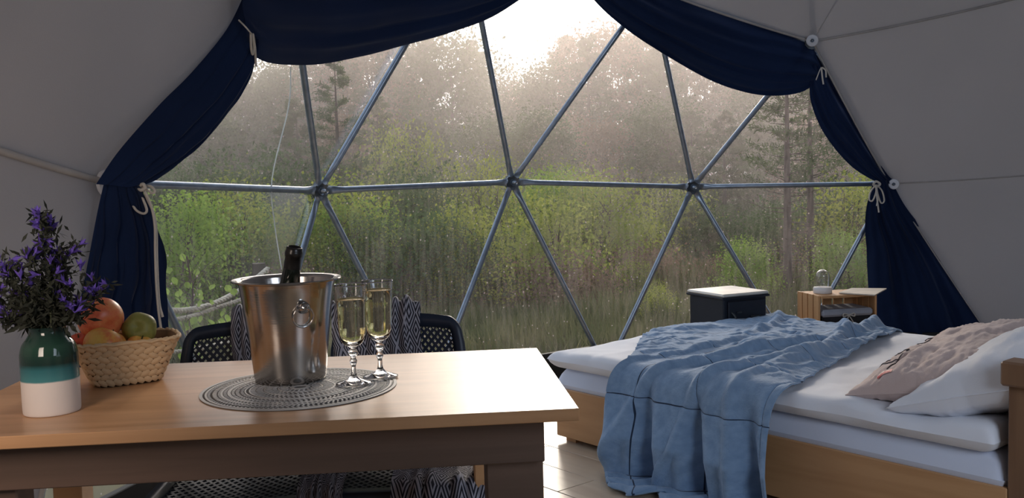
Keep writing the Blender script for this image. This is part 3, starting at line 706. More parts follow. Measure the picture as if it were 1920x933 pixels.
specs = [((72, 408), (92, 520), 'tallest violet flower stem rising upright from the vase'), ((95, 415), (98, 520), 'tall violet flower stem just right of the tallest'), ((130, 470), (108, 545), 'violet flower stem leaning slightly right above the vase'),
         ((182, 548), (140, 580), 'violet flower stem leaning far right over the fruit'), ((150, 585), (128, 600), 'low violet flower stem at the right lip of the vase'), ((60, 480), (80, 560), 'leafy violet flower stem left of centre in the vase'),
         ((8, 505), (50, 570), 'violet flower stem leaning left with open blooms'), ((-30, 540), (40, 590), 'violet flower stem leaning out of the picture on the left'), ((15, 600), (55, 600), 'low drooping violet flower stem at the left lip of the vase'),
         ((112, 500), (100, 570), 'short violet flower stem in the middle of the vase'), ((40, 560), (70, 590), 'short leafy flower stem on the left of the vase')]
for k, (tp_, md, lb) in enumerate(specs):
    y = vy+random.uniform(-.05, .05); flower(at_y(*tp_, y), at_y(*md, vy+(y-vy)*.5), 40+k, lb, 12 if k < 4 else 9, 70 if k > 3 else 50)

# ------------------------------------------------------------------ fruit basket
KC = at_z(238, 714, .75); KR = math.radians(28)
bs = thing('fruit_basket', 'woven straw basket holding fruit beside the vase', 'basket', (KC[0], KC[1], .75), KR)
def sup(a, hx, hy, e=.55):
    c, s_ = math.cos(a), math.sin(a); return np.array([hx*math.copysign(abs(c)**e, c), hy*math.copysign(abs(s_)**e, s_)])
def bpos(a, v, o=0.):
    hx, hy = .067+.038*v+o, .052+.030*v+o; p = sup(a, hx, hy); return np.array([p[0], p[1], .004+.088*v-.010*v*math.cos(a*2)*0])
nn = 64; G = []
for k in range(nn+1):
    a = k*2*PI/nn; G.append([bpos(a, v, -.003) for v in np.linspace(0, 1, 8)]+[bpos(a, v, -.006) for v in np.linspace(1, 0, 8)])
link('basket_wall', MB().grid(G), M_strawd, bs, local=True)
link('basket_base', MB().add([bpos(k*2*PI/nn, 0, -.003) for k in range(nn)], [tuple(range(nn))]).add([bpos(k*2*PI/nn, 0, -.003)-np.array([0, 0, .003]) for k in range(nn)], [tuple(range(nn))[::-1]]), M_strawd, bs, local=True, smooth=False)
for j_ in (0, 1):
    P = [bpos(k*2*PI/nn, 1, .0015-.003*j_)+np.array([0, 0, .002*math.sin(k*2.1+j_*2)]) for k in range(nn)]
    link('rim_braid', MB().tube(P, .0035, 6, closed=True), M_straw, bs, local=True)
# weave strips
ring_len = 0; A_ = np.linspace(0, 2*PI, 721); pp = np.array([bpos(a, .5)[:2] for a in A_]); cum = np.concatenate([[0], np.cumsum(np.linalg.norm(np.diff(pp, axis=0), axis=1))])
NC, NRW = 30, 7
sq = MB(); g = np.linspace(-1, 1, 4); GG = [[(x, y, (1-x*x)*.5+(1-y*y)*.5) for y in g] for x in g]; sq.grid(GG)
strip_me = None
for r_ in range(NRW):
    for c_ in range(NC):
        s_ = ((c_+.5*(r_ % 2))/NC) % 1*cum[-1]; a = float(np.interp(s_, cum, A_)); v = (r_+.45)/NRW
        p0 = bpos(a, v); pu = bpos(a+.02, v)-bpos(a-.02, v); pu /= np.linalg.norm(pu); pv = bpos(a, min(v+.02, 1))-bpos(a, v-.02); pv /= np.linalg.norm(pv); nn_ = np.cross(pu, pv); nn_ /= np.linalg.norm(nn_)
        ang = .55 if r_ % 2 else -.55; d1 = pu*math.cos(ang)+pv*math.sin(ang); d2 = np.cross(nn_, d1)
        if strip_me is None:
            o = link('weave_strip', sq, M_straw, bs, local=True); strip_me = o.data
        else:
            o = bpy.data.objects.new('weave_strip', strip_me); COL.objects.link(o); o.parent = bs
        w_, h_ = .0112*(.82+.3*v), .0066
        o.matrix_local = Matrix(((d1[0]*w_, d2[0]*h_, nn_[0]*.0055, p0[0]-nn_[0]*.002), (d1[1]*w_, d2[1]*h_, nn_[1]*.0055, p0[1]-nn_[1]*.002), (d1[2]*w_, d2[2]*h_, nn_[2]*.0055, p0[2]-nn_[2]*.002), (0, 0, 0, 1)))
def fruitmat(name, c1, c2, c3, rough=.35, sc=3):
    m, t = new_mat(name); L = t.links.new
    out = N(t, 'ShaderNodeOutputMaterial'); p = N(t, 'ShaderNodeBsdfPrincipled'); tc = N(t, 'ShaderNodeTexCoord')
    nz = N(t, 'ShaderNodeTexNoise'); nz.inputs['Scale'].default_value = sc*7; nz.inputs['Detail'].default_value = 4; L(tc.outputs['Object'], nz.inputs[0])
    rp = N(t, 'ShaderNodeValToRGB'); e = rp.color_ramp.elements; e[0].position = .3; e[0].color = (*c1, 1); e[1].position = .7; e[1].color = (*c3, 1); q = e.new(.5); q.color = (*c2, 1)
    n2 = N(t, 'ShaderNodeTexNoise'); n2.inputs['Scale'].default_value = 160; n2.inputs['Detail'].default_value = 3; L(tc.outputs['Object'], n2.inputs[0])
    ad_ = N(t, 'ShaderNodeMath', operation='MULTIPLY_ADD'); ad_.inputs[1].default_value = .25; ad_.inputs[2].default_value = -.12; L(n2.outputs[0], ad_.inputs[0]); a2 = N(t, 'ShaderNodeMath', operation='ADD'); L(nz.outputs[0], a2.inputs[0]); L(ad_.outputs[0], a2.inputs[1])
    L(a2.outputs[0], rp.inputs[0]); L(rp.outputs[0], p.inputs['Base Color']); p.inputs['Roughness'].default_value = rough; p.inputs['Subsurface Weight'].default_value = .15; p.inputs['Subsurface Scale'].default_value = .01
    L(p.outputs[0], out.inputs[0]); return m
def fruit(name, label, c, r, mat, squash=.92, dim=.25, tilt=(0, 0), lobes=.0, stem=True, seed=0):
    t = thing(name, label, 'fruit', c, 0, 'fruit heaped in the straw basket'); t.rotation_euler = (tilt[0], tilt[1], seed)
    V = []; nu, nv = 40, 26; pr = []
    for j in range(nv+1):
        th = PI*j/nv; z = math.cos(th); rr = math.sin(th); d_ = dim*math.exp(-(rr/.28)**2)*(1 if z > 0 else .5); pr.append((rr*(1+.06*z), (z-math.copysign(d_, z))*squash))
    G = [[((1+lobes*math.sin(5*k*2*PI/nu))*r*a*math.cos(k*2*PI/nu), (1+lobes*math.sin(5*k*2*PI/nu))*r*a*math.sin(k*2*PI/nu), r*z) for a, z in pr] for k in range(nu+1)]
    link('fruit_body', MB().grid(G), mat, t, local=True)
    if stem: link('fruit_stem', MB().tube([(0, 0, r*(squash-dim)), (.001, 0, r*(squash-dim)+.009)], [.0016, .0012], 6), M_stem, t, local=True)
FM1 = fruitmat('orange_red_apple_skin', (.62, .10, .045), (.78, .20, .08), (.82, .34, .12)); FM2 = fruitmat('yellow_red_apple_skin', (.72, .16, .06), (.80, .42, .09), (.80, .52, .12)); FM3 = fruitmat('green_quince_skin', (.17, .17, .035), (.24, .23, .05), (.30, .29, .07), .5); FM4 = fruitmat('dark_red_skin', (.35, .05, .03), (.5, .08, .04), (.55, .14, .06))
fruit('apple', 'large orange red apple on top of the fruit heap', at_y(188, 597, KC[1]-.005), .0455, FM1, .96, .16, (1.9, .5), seed=1, stem=False)
fruit('apple', 'yellow and red apple at the front of the basket under the orange one', at_y(197, 649, KC[1]-.045), .043, FM2, .88, .22, (.5, .2), seed=2)
fruit('quince', 'dull green fruit with a dimple at the right of the heap', at_y(262, 616, KC[1]+.015), .0345, FM3, .92, .3, (1.25, -.25), lobes=.03, stem=False, seed=.3)
fruit('apple', 'dark red apple at the left of the basket mostly hidden by the vase', at_y(152, 650, KC[1]-.01), .032, FM4, .9, .2, (.4, 0))
fruit('apple', 'small yellow apple deep in the basket below the green fruit', at_y(262, 650, KC[1]-.01), .028, FM2, .9, .2, (.3, .4))

# ------------------------------------------------------------------ chairs
def lattice(mapf, nx, ny, hole=.5, umin=-1, umax=1, vmin=0, vmax=1):
    mb = MB()
    for j in range(2*ny-1):
        for i in range(nx-(j % 2)):
            cu = umin+(umax-umin)*((i+.5+(.5 if j % 2 else 0))/nx); cv = vmin+(vmax-vmin)*((j+1)/(2*ny)); du = (umax-umin)/nx/2; dv = (vmax-vmin)/ny/2
            O = [(cu+du, cv), (cu, cv+dv), (cu-du, cv), (cu, cv-dv)]; I = [(cu+du*hole, cv), (cu, cv+dv*hole), (cu-du*hole, cv), (cu, cv-dv*hole)]
            V = [mapf(*q) for q in O+I]; mb.add(V, [(0, 1, 5, 4), (1, 2, 6, 5), (2, 3, 7, 6), (3, 0, 4, 7)])
    return mb
def make_chair(c, rz, label):
    t = thing('plastic_chair', label, 'chair', (c[0], c[1], 0), rz, 'perforated plastic chairs behind the table')
    # local: +y away from the table (back), seat faces -y
    def back(u, v): # v 0 bottom .47 -> 1 top .80
        w = .178+.012*v-.03*v**4; return np.array([u*w, .205+.06*v-.035*(1-u*u)*-1*.0+.03*(u*u)*-1, .50+.30*v-.012*u*u*v])
    def seat(u, v):
        return np.array([u*(.20-.015*v), -.19+.40*v, .445-.012*math.sin(PI*v)*(1-u*u)+.004*u*u])
    o = link('backrest', lattice(back, 17, 11, .46, -.86, .86, .12, .90), M_plastic, t, local=True, smooth=False); md = o.modifiers.new('s', 'SOLIDIFY'); md.thickness = .006
    # rim frame of the back
    def strip(f, ring_out, ring_in):
        mb = MB(); n = len(ring_out); V = [f(*a) for a in ring_out]+[f(*a) for a in ring_in]; mb.add(V, [(i, (i+1) % n, n+(i+1) % n, n+i) for i in range(n)]); return mb
    def rr(u0, u1, v0, v1, ru, rv, n=8):
        out = []
        for cu, cv, a0 in ((u1-ru, v1-rv, 0), (u0+ru, v1-rv, 90), (u0+ru, v0+rv, 180), (u1-ru, v0+rv, 270)):
            for k in range(n+1):
                a = math.radians(a0+90*k/n); out.append((cu+ru*math.cos(a), cv+rv*math.sin(a)))
        # densify long edges
        res = []
        for a, b in zip(out, out[1:]+out[:1]):
            m_ = 6 if abs(a[0]-b[0])+abs(a[1]-b[1]) > .5 else 1
            res += [(a[0]+(b[0]-a[0])*k/m_, a[1]+(b[1]-a[1])*k/m_) for k in range(m_)]
        return res
    o = link('back_frame', strip(back, rr(-1, 1, 0, 1, .16, .12), rr(-.84, .84, .14, .88, .04, .04)), M_plastic, t, local=True); md = o.modifiers.new('s', 'SOLIDIFY'); md.thickness = .014; md.offset = 0
    o = link('seat', lattice(seat, 15, 11, .6, -.86, .86, .10, .92), M_plastic, t, local=True, smooth=False); md = o.modifiers.new('s', 'SOLIDIFY'); md.thickness = .006
    o = link('seat_frame', strip(seat, rr(-1, 1, 0, 1, .25, .2), rr(-.84, .84, .12, .90, .04, .04)), M_plastic, t, local=True); md = o.modifiers.new('s', 'SOLIDIFY'); md.thickness = .02; md.offset = 0
    for sx in (-1, 1):
        link('back_support', MB().tube(catmull([(sx*.165, .13, .43), (sx*.17, .19, .45), (sx*.172, .205, .52)], 5), .012, 8), M_plastic, t, local=True)
        link('leg', MB().tube([(sx*.15, -.12, .44), (sx*.19, -.19, .0)], .011, 10), M_legm, t, local=True)
        link('leg', MB().tube([(sx*.15, .13, .44), (sx*.19, .22, .0)], .011, 10), M_legm, t, local=True)
    return t
ca = math.radians(5.3)
def chair_c(backpt):  # centre from back top point
    return np.array(backpt)-ty*.26
c1 = np.array([-.685, 2.425])-ty*.262; c2 = np.array([-.325, 2.49])-ty*.262
make_chair(c1, ca+.03, 'black perforated plastic chair behind the left half of the table')
make_chair(c2, ca-.04, 'black perforated plastic chair behind the table, right of the flutes')

# throws
m, t = new_mat('black_white_geometric_weave'); L = t.links.new
out = N(t, 'ShaderNodeOutputMaterial'); p = N(t, 'ShaderNodeBsdfPrincipled'); p.inputs['Roughness'].default_value = .9; uvn = N(t, 'ShaderNodeUVMap')
sx_ = N(t, 'ShaderNodeSeparateXYZ'); L(uvn.outputs[0], sx_.inputs[0])
def mth(op, a, b=None, c=None):
    n = N(t, 'ShaderNodeMath', operation=op)
    for i, q in enumerate((a, b, c)):
        if q is None: continue
        if isinstance(q, (int, float)): n.inputs[i].default_value = q
        else: L(q, n.inputs[i])
    return n.outputs[0]
def pingf(x, s_): return mth('ABSOLUTE', mth('SUBTRACT', mth('FRACT', mth('MULTIPLY', x, s_)), .5))
X, Y = sx_.outputs[0], sx_.outputs[1]
a = pingf(X, 11.0); b = pingf(Y, 11.0)
diamond = mth('FRACT', mth('MULTIPLY', mth('ADD', a, b), 5.0))         # concentric diamonds
square = mth('FRACT', mth('MULTIPLY', mth('MAXIMUM', pingf(mth('ADD', X, Y), 7.8), pingf(mth('SUBTRACT', X, Y), 7.8)), 8.0))
sel = mth('GREATER_THAN', mth('FRACT', mth('MULTIPLY', X, 2.75)), .45)
pat = mth('ADD', mth('MULTIPLY', sel, diamond), mth('MULTIPLY', mth('SUBTRACT', 1.0, sel), square))
key_ = mth('GREATER_THAN', pat, .52)
mxr = N(t, 'ShaderNodeMixRGB'); mxr.inputs[1].default_value = (.016, .017, .028, 1); mxr.inputs[2].default_value = (.36, .36, .42, 1); L(key_, mxr.inputs[0])
L(mxr.outputs[0], p.inputs['Base Color']); bp = N(t, 'ShaderNodeBump'); bp.inputs['Distance'].default_value = .002; bp.inputs['Strength'].default_value = .5; L(key_, bp.inputs['Height']); L(bp.outputs[0], p.inputs['Normal']); L(p.outputs[0], out.inputs[0])
M_throw = m
M_fringe = principled('dark_brown_fringe', (.06, .045, .04), .9)
def throw(c, rz, label, prof, x0f, x1f, fringe, seed):
    """prof: list of (y,z) in chair frame from behind, over the back top, down onto the seat and over its front"""
    t_ = thing('throw_blanket', label, 'blanket', (c[0], c[1], 0), rz, 'patterned throws on the chairs')
    Pp = resample(catmull([(y, z, 0) for y, z in prof], 10), 110)[:, :2]; n = len(Pp); d = np.concatenate([[0], np.cumsum(np.linalg.norm(np.diff(Pp, axis=0), axis=1))]); s_ = d/d[-1]
    nu = 48; G = np.zeros((n, nu, 3)); UV = np.zeros((n, nu, 2))
    tn = np.gradient(Pp, axis=0); tn /= np.linalg.norm(tn, axis=1)[:, None]; nm = np.stack([tn[:, 1], -tn[:, 0]], 1)
    for i in range(n):
        u = np.linspace(0, 1, nu); x = x0f(s_[i])+(x1f(s_[i])-x0f(s_[i]))*u
        w = .012*np.sin(u*17+s_[i]*3+seed)+.008*np.sin(u*33+seed*2+s_[i]*7)+.006*fbm(u*8, s_[i]*8+0*u, seed, 3, 2)
        w = np.abs(w)+.009
        G[i, :, 0] = x; G[i, :, 1] = Pp[i, 0]-nm[i, 0]*-w*SGN; G[i, :, 2] = Pp[i, 1]-nm[i, 1]*-w*SGN
        UV[i, :, 0] = u*.62; UV[i, :, 1] = d[i]
    link('woven_cloth', MB().grid(G), M_throw, t_, local=True, uv=UV.reshape(-1, 2))
    if fringe:
        mb = MB(); r = random.Random(seed)
        for k in range(0, 46):
            j = min(int(k/46*nu), nu-1); p0 = G[-1, j]; l = r.uniform(.06, .085)
            for q in range(2): mb.tube([p0, p0+np.array([r.uniform(-.006, .006), r.uniform(-.004, .004), -l*.5]), p0+np.array([r.uniform(-.012, .012), r.uniform(-.006, .006), -l])], [.0022, .0018, .0012], 4)
        o = link('fringe', mb, M_fringe, t_, local=True); o['kind'] = 'stuff'
SGN = 1
def ss_(x): x = min(max((x-.35)/.4, 0), 1); return x*x*(3-2*x)
bprof = [(.27, .50), (.285, .65), (.29, .78), (.283, .815), (.262, .818), (.245, .79), (.225, .70), (.20, .60), (.17, .52), (.13, .475), (.05, .455), (-.08, .455), (-.17, .462), (-.205, .45), (-.215, .40), (-.218, .33)]
throw(c1, ca+.03, 'black and white geometric throw over the left chair behind the bucket', bprof, lambda s_: -.05+.20*ss_(s_), lambda s_: .15+.10*ss_(s_), False, 3)
throw(c2, ca-.04, 'black and white geometric throw over the right chair with dark fringe', bprof, lambda s_: -.175+.18*ss_(s_), lambda s_: .06+.20*ss_(s_), True, 5)

# ------------------------------------------------------------------ bed
BO = at_z(1068, 731, .24)[:2]; BO = BO-E1*.09
def bp3(t, s_, z): q = BO+E1*t+E2*s_; return np.array([q[0], q[1], z])
hd = at_z(1888, 916, .24)[:2]; BLn = float((hd-BO)@E1); BWd = 1.55
print('bed length', BLn)
bed = thing('double_bed', 'wide beech bed frame standing to the right of the table', 'bed', (*(BO+E1*BLn/2+E2*BWd/2), 0), BA)
def bl(t, s_, z): return (t-BLn/2, s_-BWd/2, z)
link('side_rail', MB().box(bl(BLn/2, .011, .132), (BLn, .022, .216), bev=.003), M_bed, bed, smooth=False, local=True)
link('side_rail', MB().box(bl(BLn/2, BWd-.011, .132), (BLn, .022, .216), bev=.003), M_bed, bed, smooth=False, local=True)
link('foot_board', MB().box(bl(.012, BWd/2, .132), (.024, BWd-.05, .216), bev=.003), M_bed, bed, smooth=False, local=True)
link('slat_base', MB().box(bl(BLn/2, BWd/2, .17), (BLn-.06, BWd-.06, .03)), M_bed, bed, smooth=False, local=True)
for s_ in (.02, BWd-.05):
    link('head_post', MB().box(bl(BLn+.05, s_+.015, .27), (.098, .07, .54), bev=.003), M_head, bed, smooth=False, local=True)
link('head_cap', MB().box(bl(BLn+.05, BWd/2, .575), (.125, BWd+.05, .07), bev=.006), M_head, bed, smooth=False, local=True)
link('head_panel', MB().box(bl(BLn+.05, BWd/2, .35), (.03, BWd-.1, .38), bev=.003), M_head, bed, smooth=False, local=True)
for t0, s_ in ((.06, .06), (.06, BWd-.06), (BLn*.5, .08)): link('leg', MB().box(bl(t0, s_, .0125), (.06, .06, .025)), M_bed, bed, smooth=False, local=True)
def softbox(name, mat, t0, t1, s0, s1, z0, z1, r, label, cat, nt=110, ns=90, amp=.006, wr=None, seed=1, par=None, edge=.0):
    """closed soft slab in bed coordinates"""
    t_ = thing(name, label, cat, bp3((t0+t1)/2, (s0+s1)/2, z0))
    u = np.linspace(-1, 1, nt); v = np.linspace(-1, 1, ns); U, V = np.meshgrid(u, v, indexing='ij')
    hx, hy, hz = (t1-t0)/2, (s1-s0)/2, (z1-z0)/2
    dx = (1-np.abs(U))*hx; dy = (1-np.abs(V))*hy
    def rd(d): return np.sqrt(np.clip(1-(1-np.clip(d/r, 0, 1))**2, 0, 1))
    k = np.minimum(rd(dx), 1)*rd(dy)
    base = (t0+t1)/2+U*hx, (s0+s1)/2+V*hy
    W = amp*fbm(base[0]*3, base[1]*3, seed, 4, 2.2) if wr is None else wr(base[0], base[1])
    W2 = .012*edge*(fbm(base[0]*4, base[1]*4, seed+2, 3, 3))
    mb = MB()
    for sg in (1, -1):
        Z = (z0+z1)/2+sg*hz*(.0+k)+(W*np.minimum(k*1.4, 1) if sg > 0 else 0)
        ss = base[1]+W2*(1-k); Q = BO[None, None]+E1*base[0][..., None]+E2*ss[..., None]
        G = np.concatenate([Q, Z[..., None]], -1)
        mb.grid(G if sg > 0 else G[::-1])
    link(name+'_cover' if par else 'cover', mb, mat, t_); return t_
softbox('mattress', M_sheet, -.0, BLn-.01, .005, BWd-.005,   .185, .330, .05, 'thick white mattress in a fitted sheet on the bed frame', 'mattress', amp=.002)
def dwr(t, s_):
    return -.022*np.clip((s_-.6)/.9, 0, 1)+ .010*fbm(t*2.2, s_*2.2, 11, 4, 2.5)+.006*np.abs(fbm(t*6+s_*1.5, s_*2.5, 12, 3, 2.6))+.012*np.exp(-((s_-.05)/.1)**2)*fbm(t*5, s_*2, 14, 3, 2.4)
softbox('duvet', M_white, -.035, BLn-.03, -.02, BWd+.01, .326, .404, .055, 'white cotton duvet spread over the mattress', 'duvet', nt=220, ns=170, wr=dwr, edge=1.)

# coverlet
NU, NV = 260, 420
ZT = .398
vdrop = .62
ltop = np.array([[0, .44], [.25, .26], [.5, .07], [.72, -.035], [1.62, -.04]]); rtop = np.array([[0, 1.19], [.4, 1.08], [.8, .98], [1.2, .88], [1.62, .76]])
vv = np.linspace(-vdrop, BWd+.08, NV)       # <0 hangs on the near side
uu = np.linspace(0, 1, NU)
VV, UU = np.meshgrid(vv, uu, indexing='ij')
SL = np.interp(np.clip(VV, 0, 9), ltop[:, 0], ltop[:, 1])+np.where(VV < 0, VV*.10+.012*np.sin(VV*13), 0); SR = np.interp(np.clip(VV, 0, 9), rtop[:, 0], rtop[:, 1])+np.where(VV < 0, .035*VV+.010*np.sin(VV*10), 0)
TT = SL+(SR-SL)*UU
# wrinkles: long curving folds running from the near edge over to the foot, with small puckers
fl = (TT*1.0+VV*.35)
w = .020*np.clip(fbm(TT*3.2+VV*.9, VV*1.1-TT*.3, 21, 2, 2.), -.6, 1)
w += .036*np.exp(-((TT-(.62+.45*VV-.28*VV**2))/.030)**2)+.030*np.exp(-((TT-(.86+.30*VV-.35*VV**2))/.026)**2)+.026*np.exp(-((TT-(.43+.25*VV-.3*VV**2))/.026)**2)+.016*np.exp(-((TT-(1.0-.1*VV))/.022)**2)
w += .016*np.exp(-((VV-(1.02+.25*(TT-.5)))/.05)**2)*np.clip(1-abs(TT-.45)/.5, 0, 1)
w += .0085*(1-np.abs(fbm(TT*7+VV*5, VV*4.5-TT*4, 23, 3, 2.6)))**2*np.clip(VV*4+.3, 0, 1)
w += .0050*fbm(TT*14-VV*9, VV*11+TT*7, 24, 3, 2.6)*np.clip(VV*4+.4, .25, 1)
GS = .30
gu = (TT+.05)/GS; gv = (VV+.13)/GS
def groove(x): f = np.abs(x-np.round(x))*GS; return np.exp(-(f/.006)**2)
w -= .014
w -= .006*(groove(gu)+groove(gv))
rad = .07
Hn = np.clip(-VV, 0, None)       # distance hung
# path: flat top -> quarter round -> straight down, at s=-.03
arc = rad*PI/2
B0_ = .015
th = np.clip((-VV+B0_)/rad, 0, PI/2)
Sx = np.where(VV > B0_, VV, B0_-rad*np.sin(th)); Zx = np.where(VV > B0_, ZT, ZT-rad*(1-np.cos(th))-np.clip(-VV+B0_-arc, 0, None))
# folds of the hanging part swing in and out
hang = np.clip((-VV-.02)/.25, 0, 1)
fold = .040*hang*(np.sin(UU*PI*2*3.1+.7+.5*VV*6)+.5*np.sin(UU*PI*2*6.3+2+VV*5))
nS = np.where(VV > B0_, 0, -np.sin(th)); nZ = np.where(VV > B0_, 1, np.cos(th))
# duvet under it puffs the cloth: fall off at the far and foot edges
foot = np.clip((-TT)/.05, 0, 1); far = np.clip((VV-(BWd-.03))/.1, 0, 1)
Zx = Zx-.03*foot**2-.05*far**2
w += .010*(1-np.abs(fbm(TT*11-VV*2.5, VV*2.2, 27, 3, 2.4)))**2*np.clip(VV*4+.2, 0, 1)
w = w+.014; w = np.where(w > .004, w, .004*np.exp(np.clip(w-.004, -1, 0)/.004)); w *= np.clip((TT+.06)/.1, .3, 1)
S3 = Sx+nS*w-fold-.022*hang-.09*hang**2; Z3 = Zx+nZ*w+.008+dwr(TT, np.clip(VV, 0, 9))*1.0*np.clip(VV*5, 0, 1)
exc = np.clip(.012-Z3, 0, None); S3 = S3-exc*.62; TT = TT+exc*.75+.07*hang**2; Z3 = np.maximum(Z3, .012)+.012*np.abs(np.sin(exc*40+UU*9))*(exc > 0)
Q = BO[None, None]+E1*TT[..., None]+E2*S3[..., None]
G = np.concatenate([Q, Z3[..., None]], -1)
m, t = new_mat('slate_blue_quilted_linen'); L = t.links.new
out = N(t, 'ShaderNodeOutputMaterial'); p = N(t, 'ShaderNodeBsdfPrincipled'); p.inputs['Roughness'].default_value = .85; p.inputs['Sheen Weight'].default_value = .25; p.inputs['Specular IOR Level'].default_value = .2
uvn = N(t, 'ShaderNodeUVMap'); sx_ = N(t, 'ShaderNodeSeparateXYZ'); L(uvn.outputs[0], sx_.inputs[0])
def nearline(x): return mth('LESS_THAN', mth('ABSOLUTE', mth('SUBTRACT', x, mth('ROUND', x))), .0085)
ln_ = mth('MAXIMUM', nearline(sx_.outputs[0]), nearline(sx_.outputs[1]))
nz = N(t, 'ShaderNodeTexNoise'); nz.inputs['Scale'].default_value = 9; nz.inputs['Detail'].default_value = 6; L(uvn.outputs[0], nz.inputs[0])
rp = N(t, 'ShaderNodeValToRGB'); e = rp.color_ramp.elements; e[0].position = .35; e[0].color = (.19, .30, .46, 1); e[1].position = .7; e[1].color = (.26, .385, .56, 1); L(nz.outputs[0], rp.inputs[0])
mxr = N(t, 'ShaderNodeMixRGB'); L(ln_, mxr.inputs[0]); L(rp.outputs[0], mxr.inputs[1]); mxr.inputs[2].default_value = (.02, .035, .07, 1)
L(mxr.outputs[0], p.inputs['Base Color'])
n2 = N(t, 'ShaderNodeTexNoise'); n2.inputs['Scale'].default_value = 26; n2.inputs['Detail'].default_value = 5; n2.inputs['Distortion'].default_value = 1.2; L(uvn.outputs[0], n2.inputs[0])
bp_ = N(t, 'ShaderNodeBump'); bp_.inputs['Strength'].default_value = .5; bp_.inputs['Distance'].default_value = .006; L(n2.outputs[0], bp_.inputs['Height']); L(bp_.outputs[0], p.inputs['Normal']); L(p.outputs[0], out.inputs[0])
cv = link('coverlet', MB().grid(G), m, uv=np.stack([gu, gv], -1).reshape(-1, 2)); md = cv.modifiers.new('s', 'SOLIDIFY'); md.thickness = .006; md.offset = -1
tag(cv, 'crumpled slate blue quilted coverlet spread across the bed and hanging to the floor', 'coverlet')

# pillows
def pillow(name, label, mat, c, sx, sy, h, e_u, e_v, seed=1, wedge=.0, wam=1.):
    """c centre; e_u,e_v unit axes of the pillow plane; normal = e_u x e_v"""
    t_ = thing(name, label, 'pillow', c, 0); n = 70; u = np.linspace(-1, 1, n); U, V = np.meshgrid(u, u, indexing='ij')
    e_n = np.cross(e_u, e_v); e_n /= np.linalg.norm(e_n)
    a = np.sqrt(np.clip(1-U**2, 0, 1)); b = np.sqrt(np.clip(1-V**2, 0, 1))
    th = (a*b)**.75
    pin = 1-.10*(1-np.abs(V)**1.5)*0; X = U*sx/2*(1-.09*(1-V**2)*0-.05*np.abs(V)**0*(0)); 
    X = U*(1-.07*(1-np.abs(V))*np.abs(U)**2)*sx/2; Y = V*(1-.07*(1-np.abs(U))*np.abs(V)**2)*sy/2
    mb = MB(); res = None
    for sg in (1, -1):
        # pleats running in from the edges
        wr = wam*.012*fbm(U*3, V*3, seed+(sg > 0), 4 if wam > .8 else 2, 2.2)+wam*.006*(1-np.abs(fbm(U*6+V*4, V*5-U*3, seed+5, 3, 2.2)))**2
        Z = sg*h/2*th*((1-wedge*V) if sg > 0 else .7)+wr*np.clip(th*2, 0, 1)
        G = np.array(c)+X[..., None]*e_u+Y[..., None]*e_v+Z[..., None]*e_n
        mb.grid(G if sg > 0 else G[::-1])
        if sg > 0: res = G
    link('pillowcase', mb, mat, t_)
    ed = [((-1, q), 0) for q in u]; P = np.concatenate([res[0, :], res[1:, -1], res[-1, ::-1][1:], res[::-1, 0][1:-1]])
    link('seam_edge', MB().tube(P, .0022, 5, closed=True), mat, t_)
    return t_, res, e_n
nE1 = np.array([*E1, 0]); nE2 = np.array([*E2, 0]); Z_ = np.array([0, 0, 1.])
# white pillow against the head
tl_ = math.radians(17)
ev = nE1*math.cos(tl_)+Z_*math.sin(tl_)
cW = bp3(1.775, .40, .40+.082)
pillow('pillow', 'plump white pillow leaning on the headboard near the front post', M_white, cW, .80, .48, .27, nE2, -ev, 31, .55, .55)
cW2 = bp3(1.80, 1.17, .425+.12)
pillow('pillow', 'second pink beige pillow behind, at the right edge of the picture', M_pill, bp3(1.73, 1.15, .40+.14), .62, .46, .17, nE2, -(nE1*math.cos(.6)+Z_*math.sin(.6)), 37)
# pink beige pillow lying on it
tl2 = math.radians(9); ev2 = nE1*math.cos(tl2)+Z_*math.sin(tl2)
eu2 = nE2*math.cos(.12)+Z_*math.sin(.12)
tp, RS, en = pillow('pillow', 'crumpled pink beige linen pillow with stitched lines and a small red tag', M_pill, bp3(1.60, .425, .40+.098), .76, .45, .21, eu2, -ev2, 33, .25)
sgn = 1 if en[2] > 0 else -1
def onp(u, v, lift=.0015):
    i = (u+1)/2*69; j = (v+1)/2*69; i0, j0 = min(int(i), 68), min(int(j), 68); a, b = i-i0, j-j0
    P = RS[i0, j0]*(1-a)*(1-b)+RS[i0+1, j0]*a*(1-b)+RS[i0, j0+1]*(1-a)*b+RS[i0+1, j0+1]*a*b
    return P+en*lift
def stline(pts, par):
    q = resample(np.array([(a, b, 0) for a, b in pts], float), 30)
    link('stitch_line', MB().tube([onp(a, b) for a, b, _ in q], .0017, 4), M_stitch, par)
for pts in ([(-.72, .35), (-.55, .30), (-.55, .66)], [(-.55, .30), (-.30, .34), (-.30, .62)], [(-.1, .74), (-.1, .32), (.25, .34), (.25, .6)], [(.02, .70), (.02, .5)], [(.45, .7), (.45, .40), (.62, .42)], [(-.42, .70), (-.42, .5)], [(.12, .72), (.12, .58)]):
    stline([(a, min(b+.22, .96)) for a, b in pts], tp)
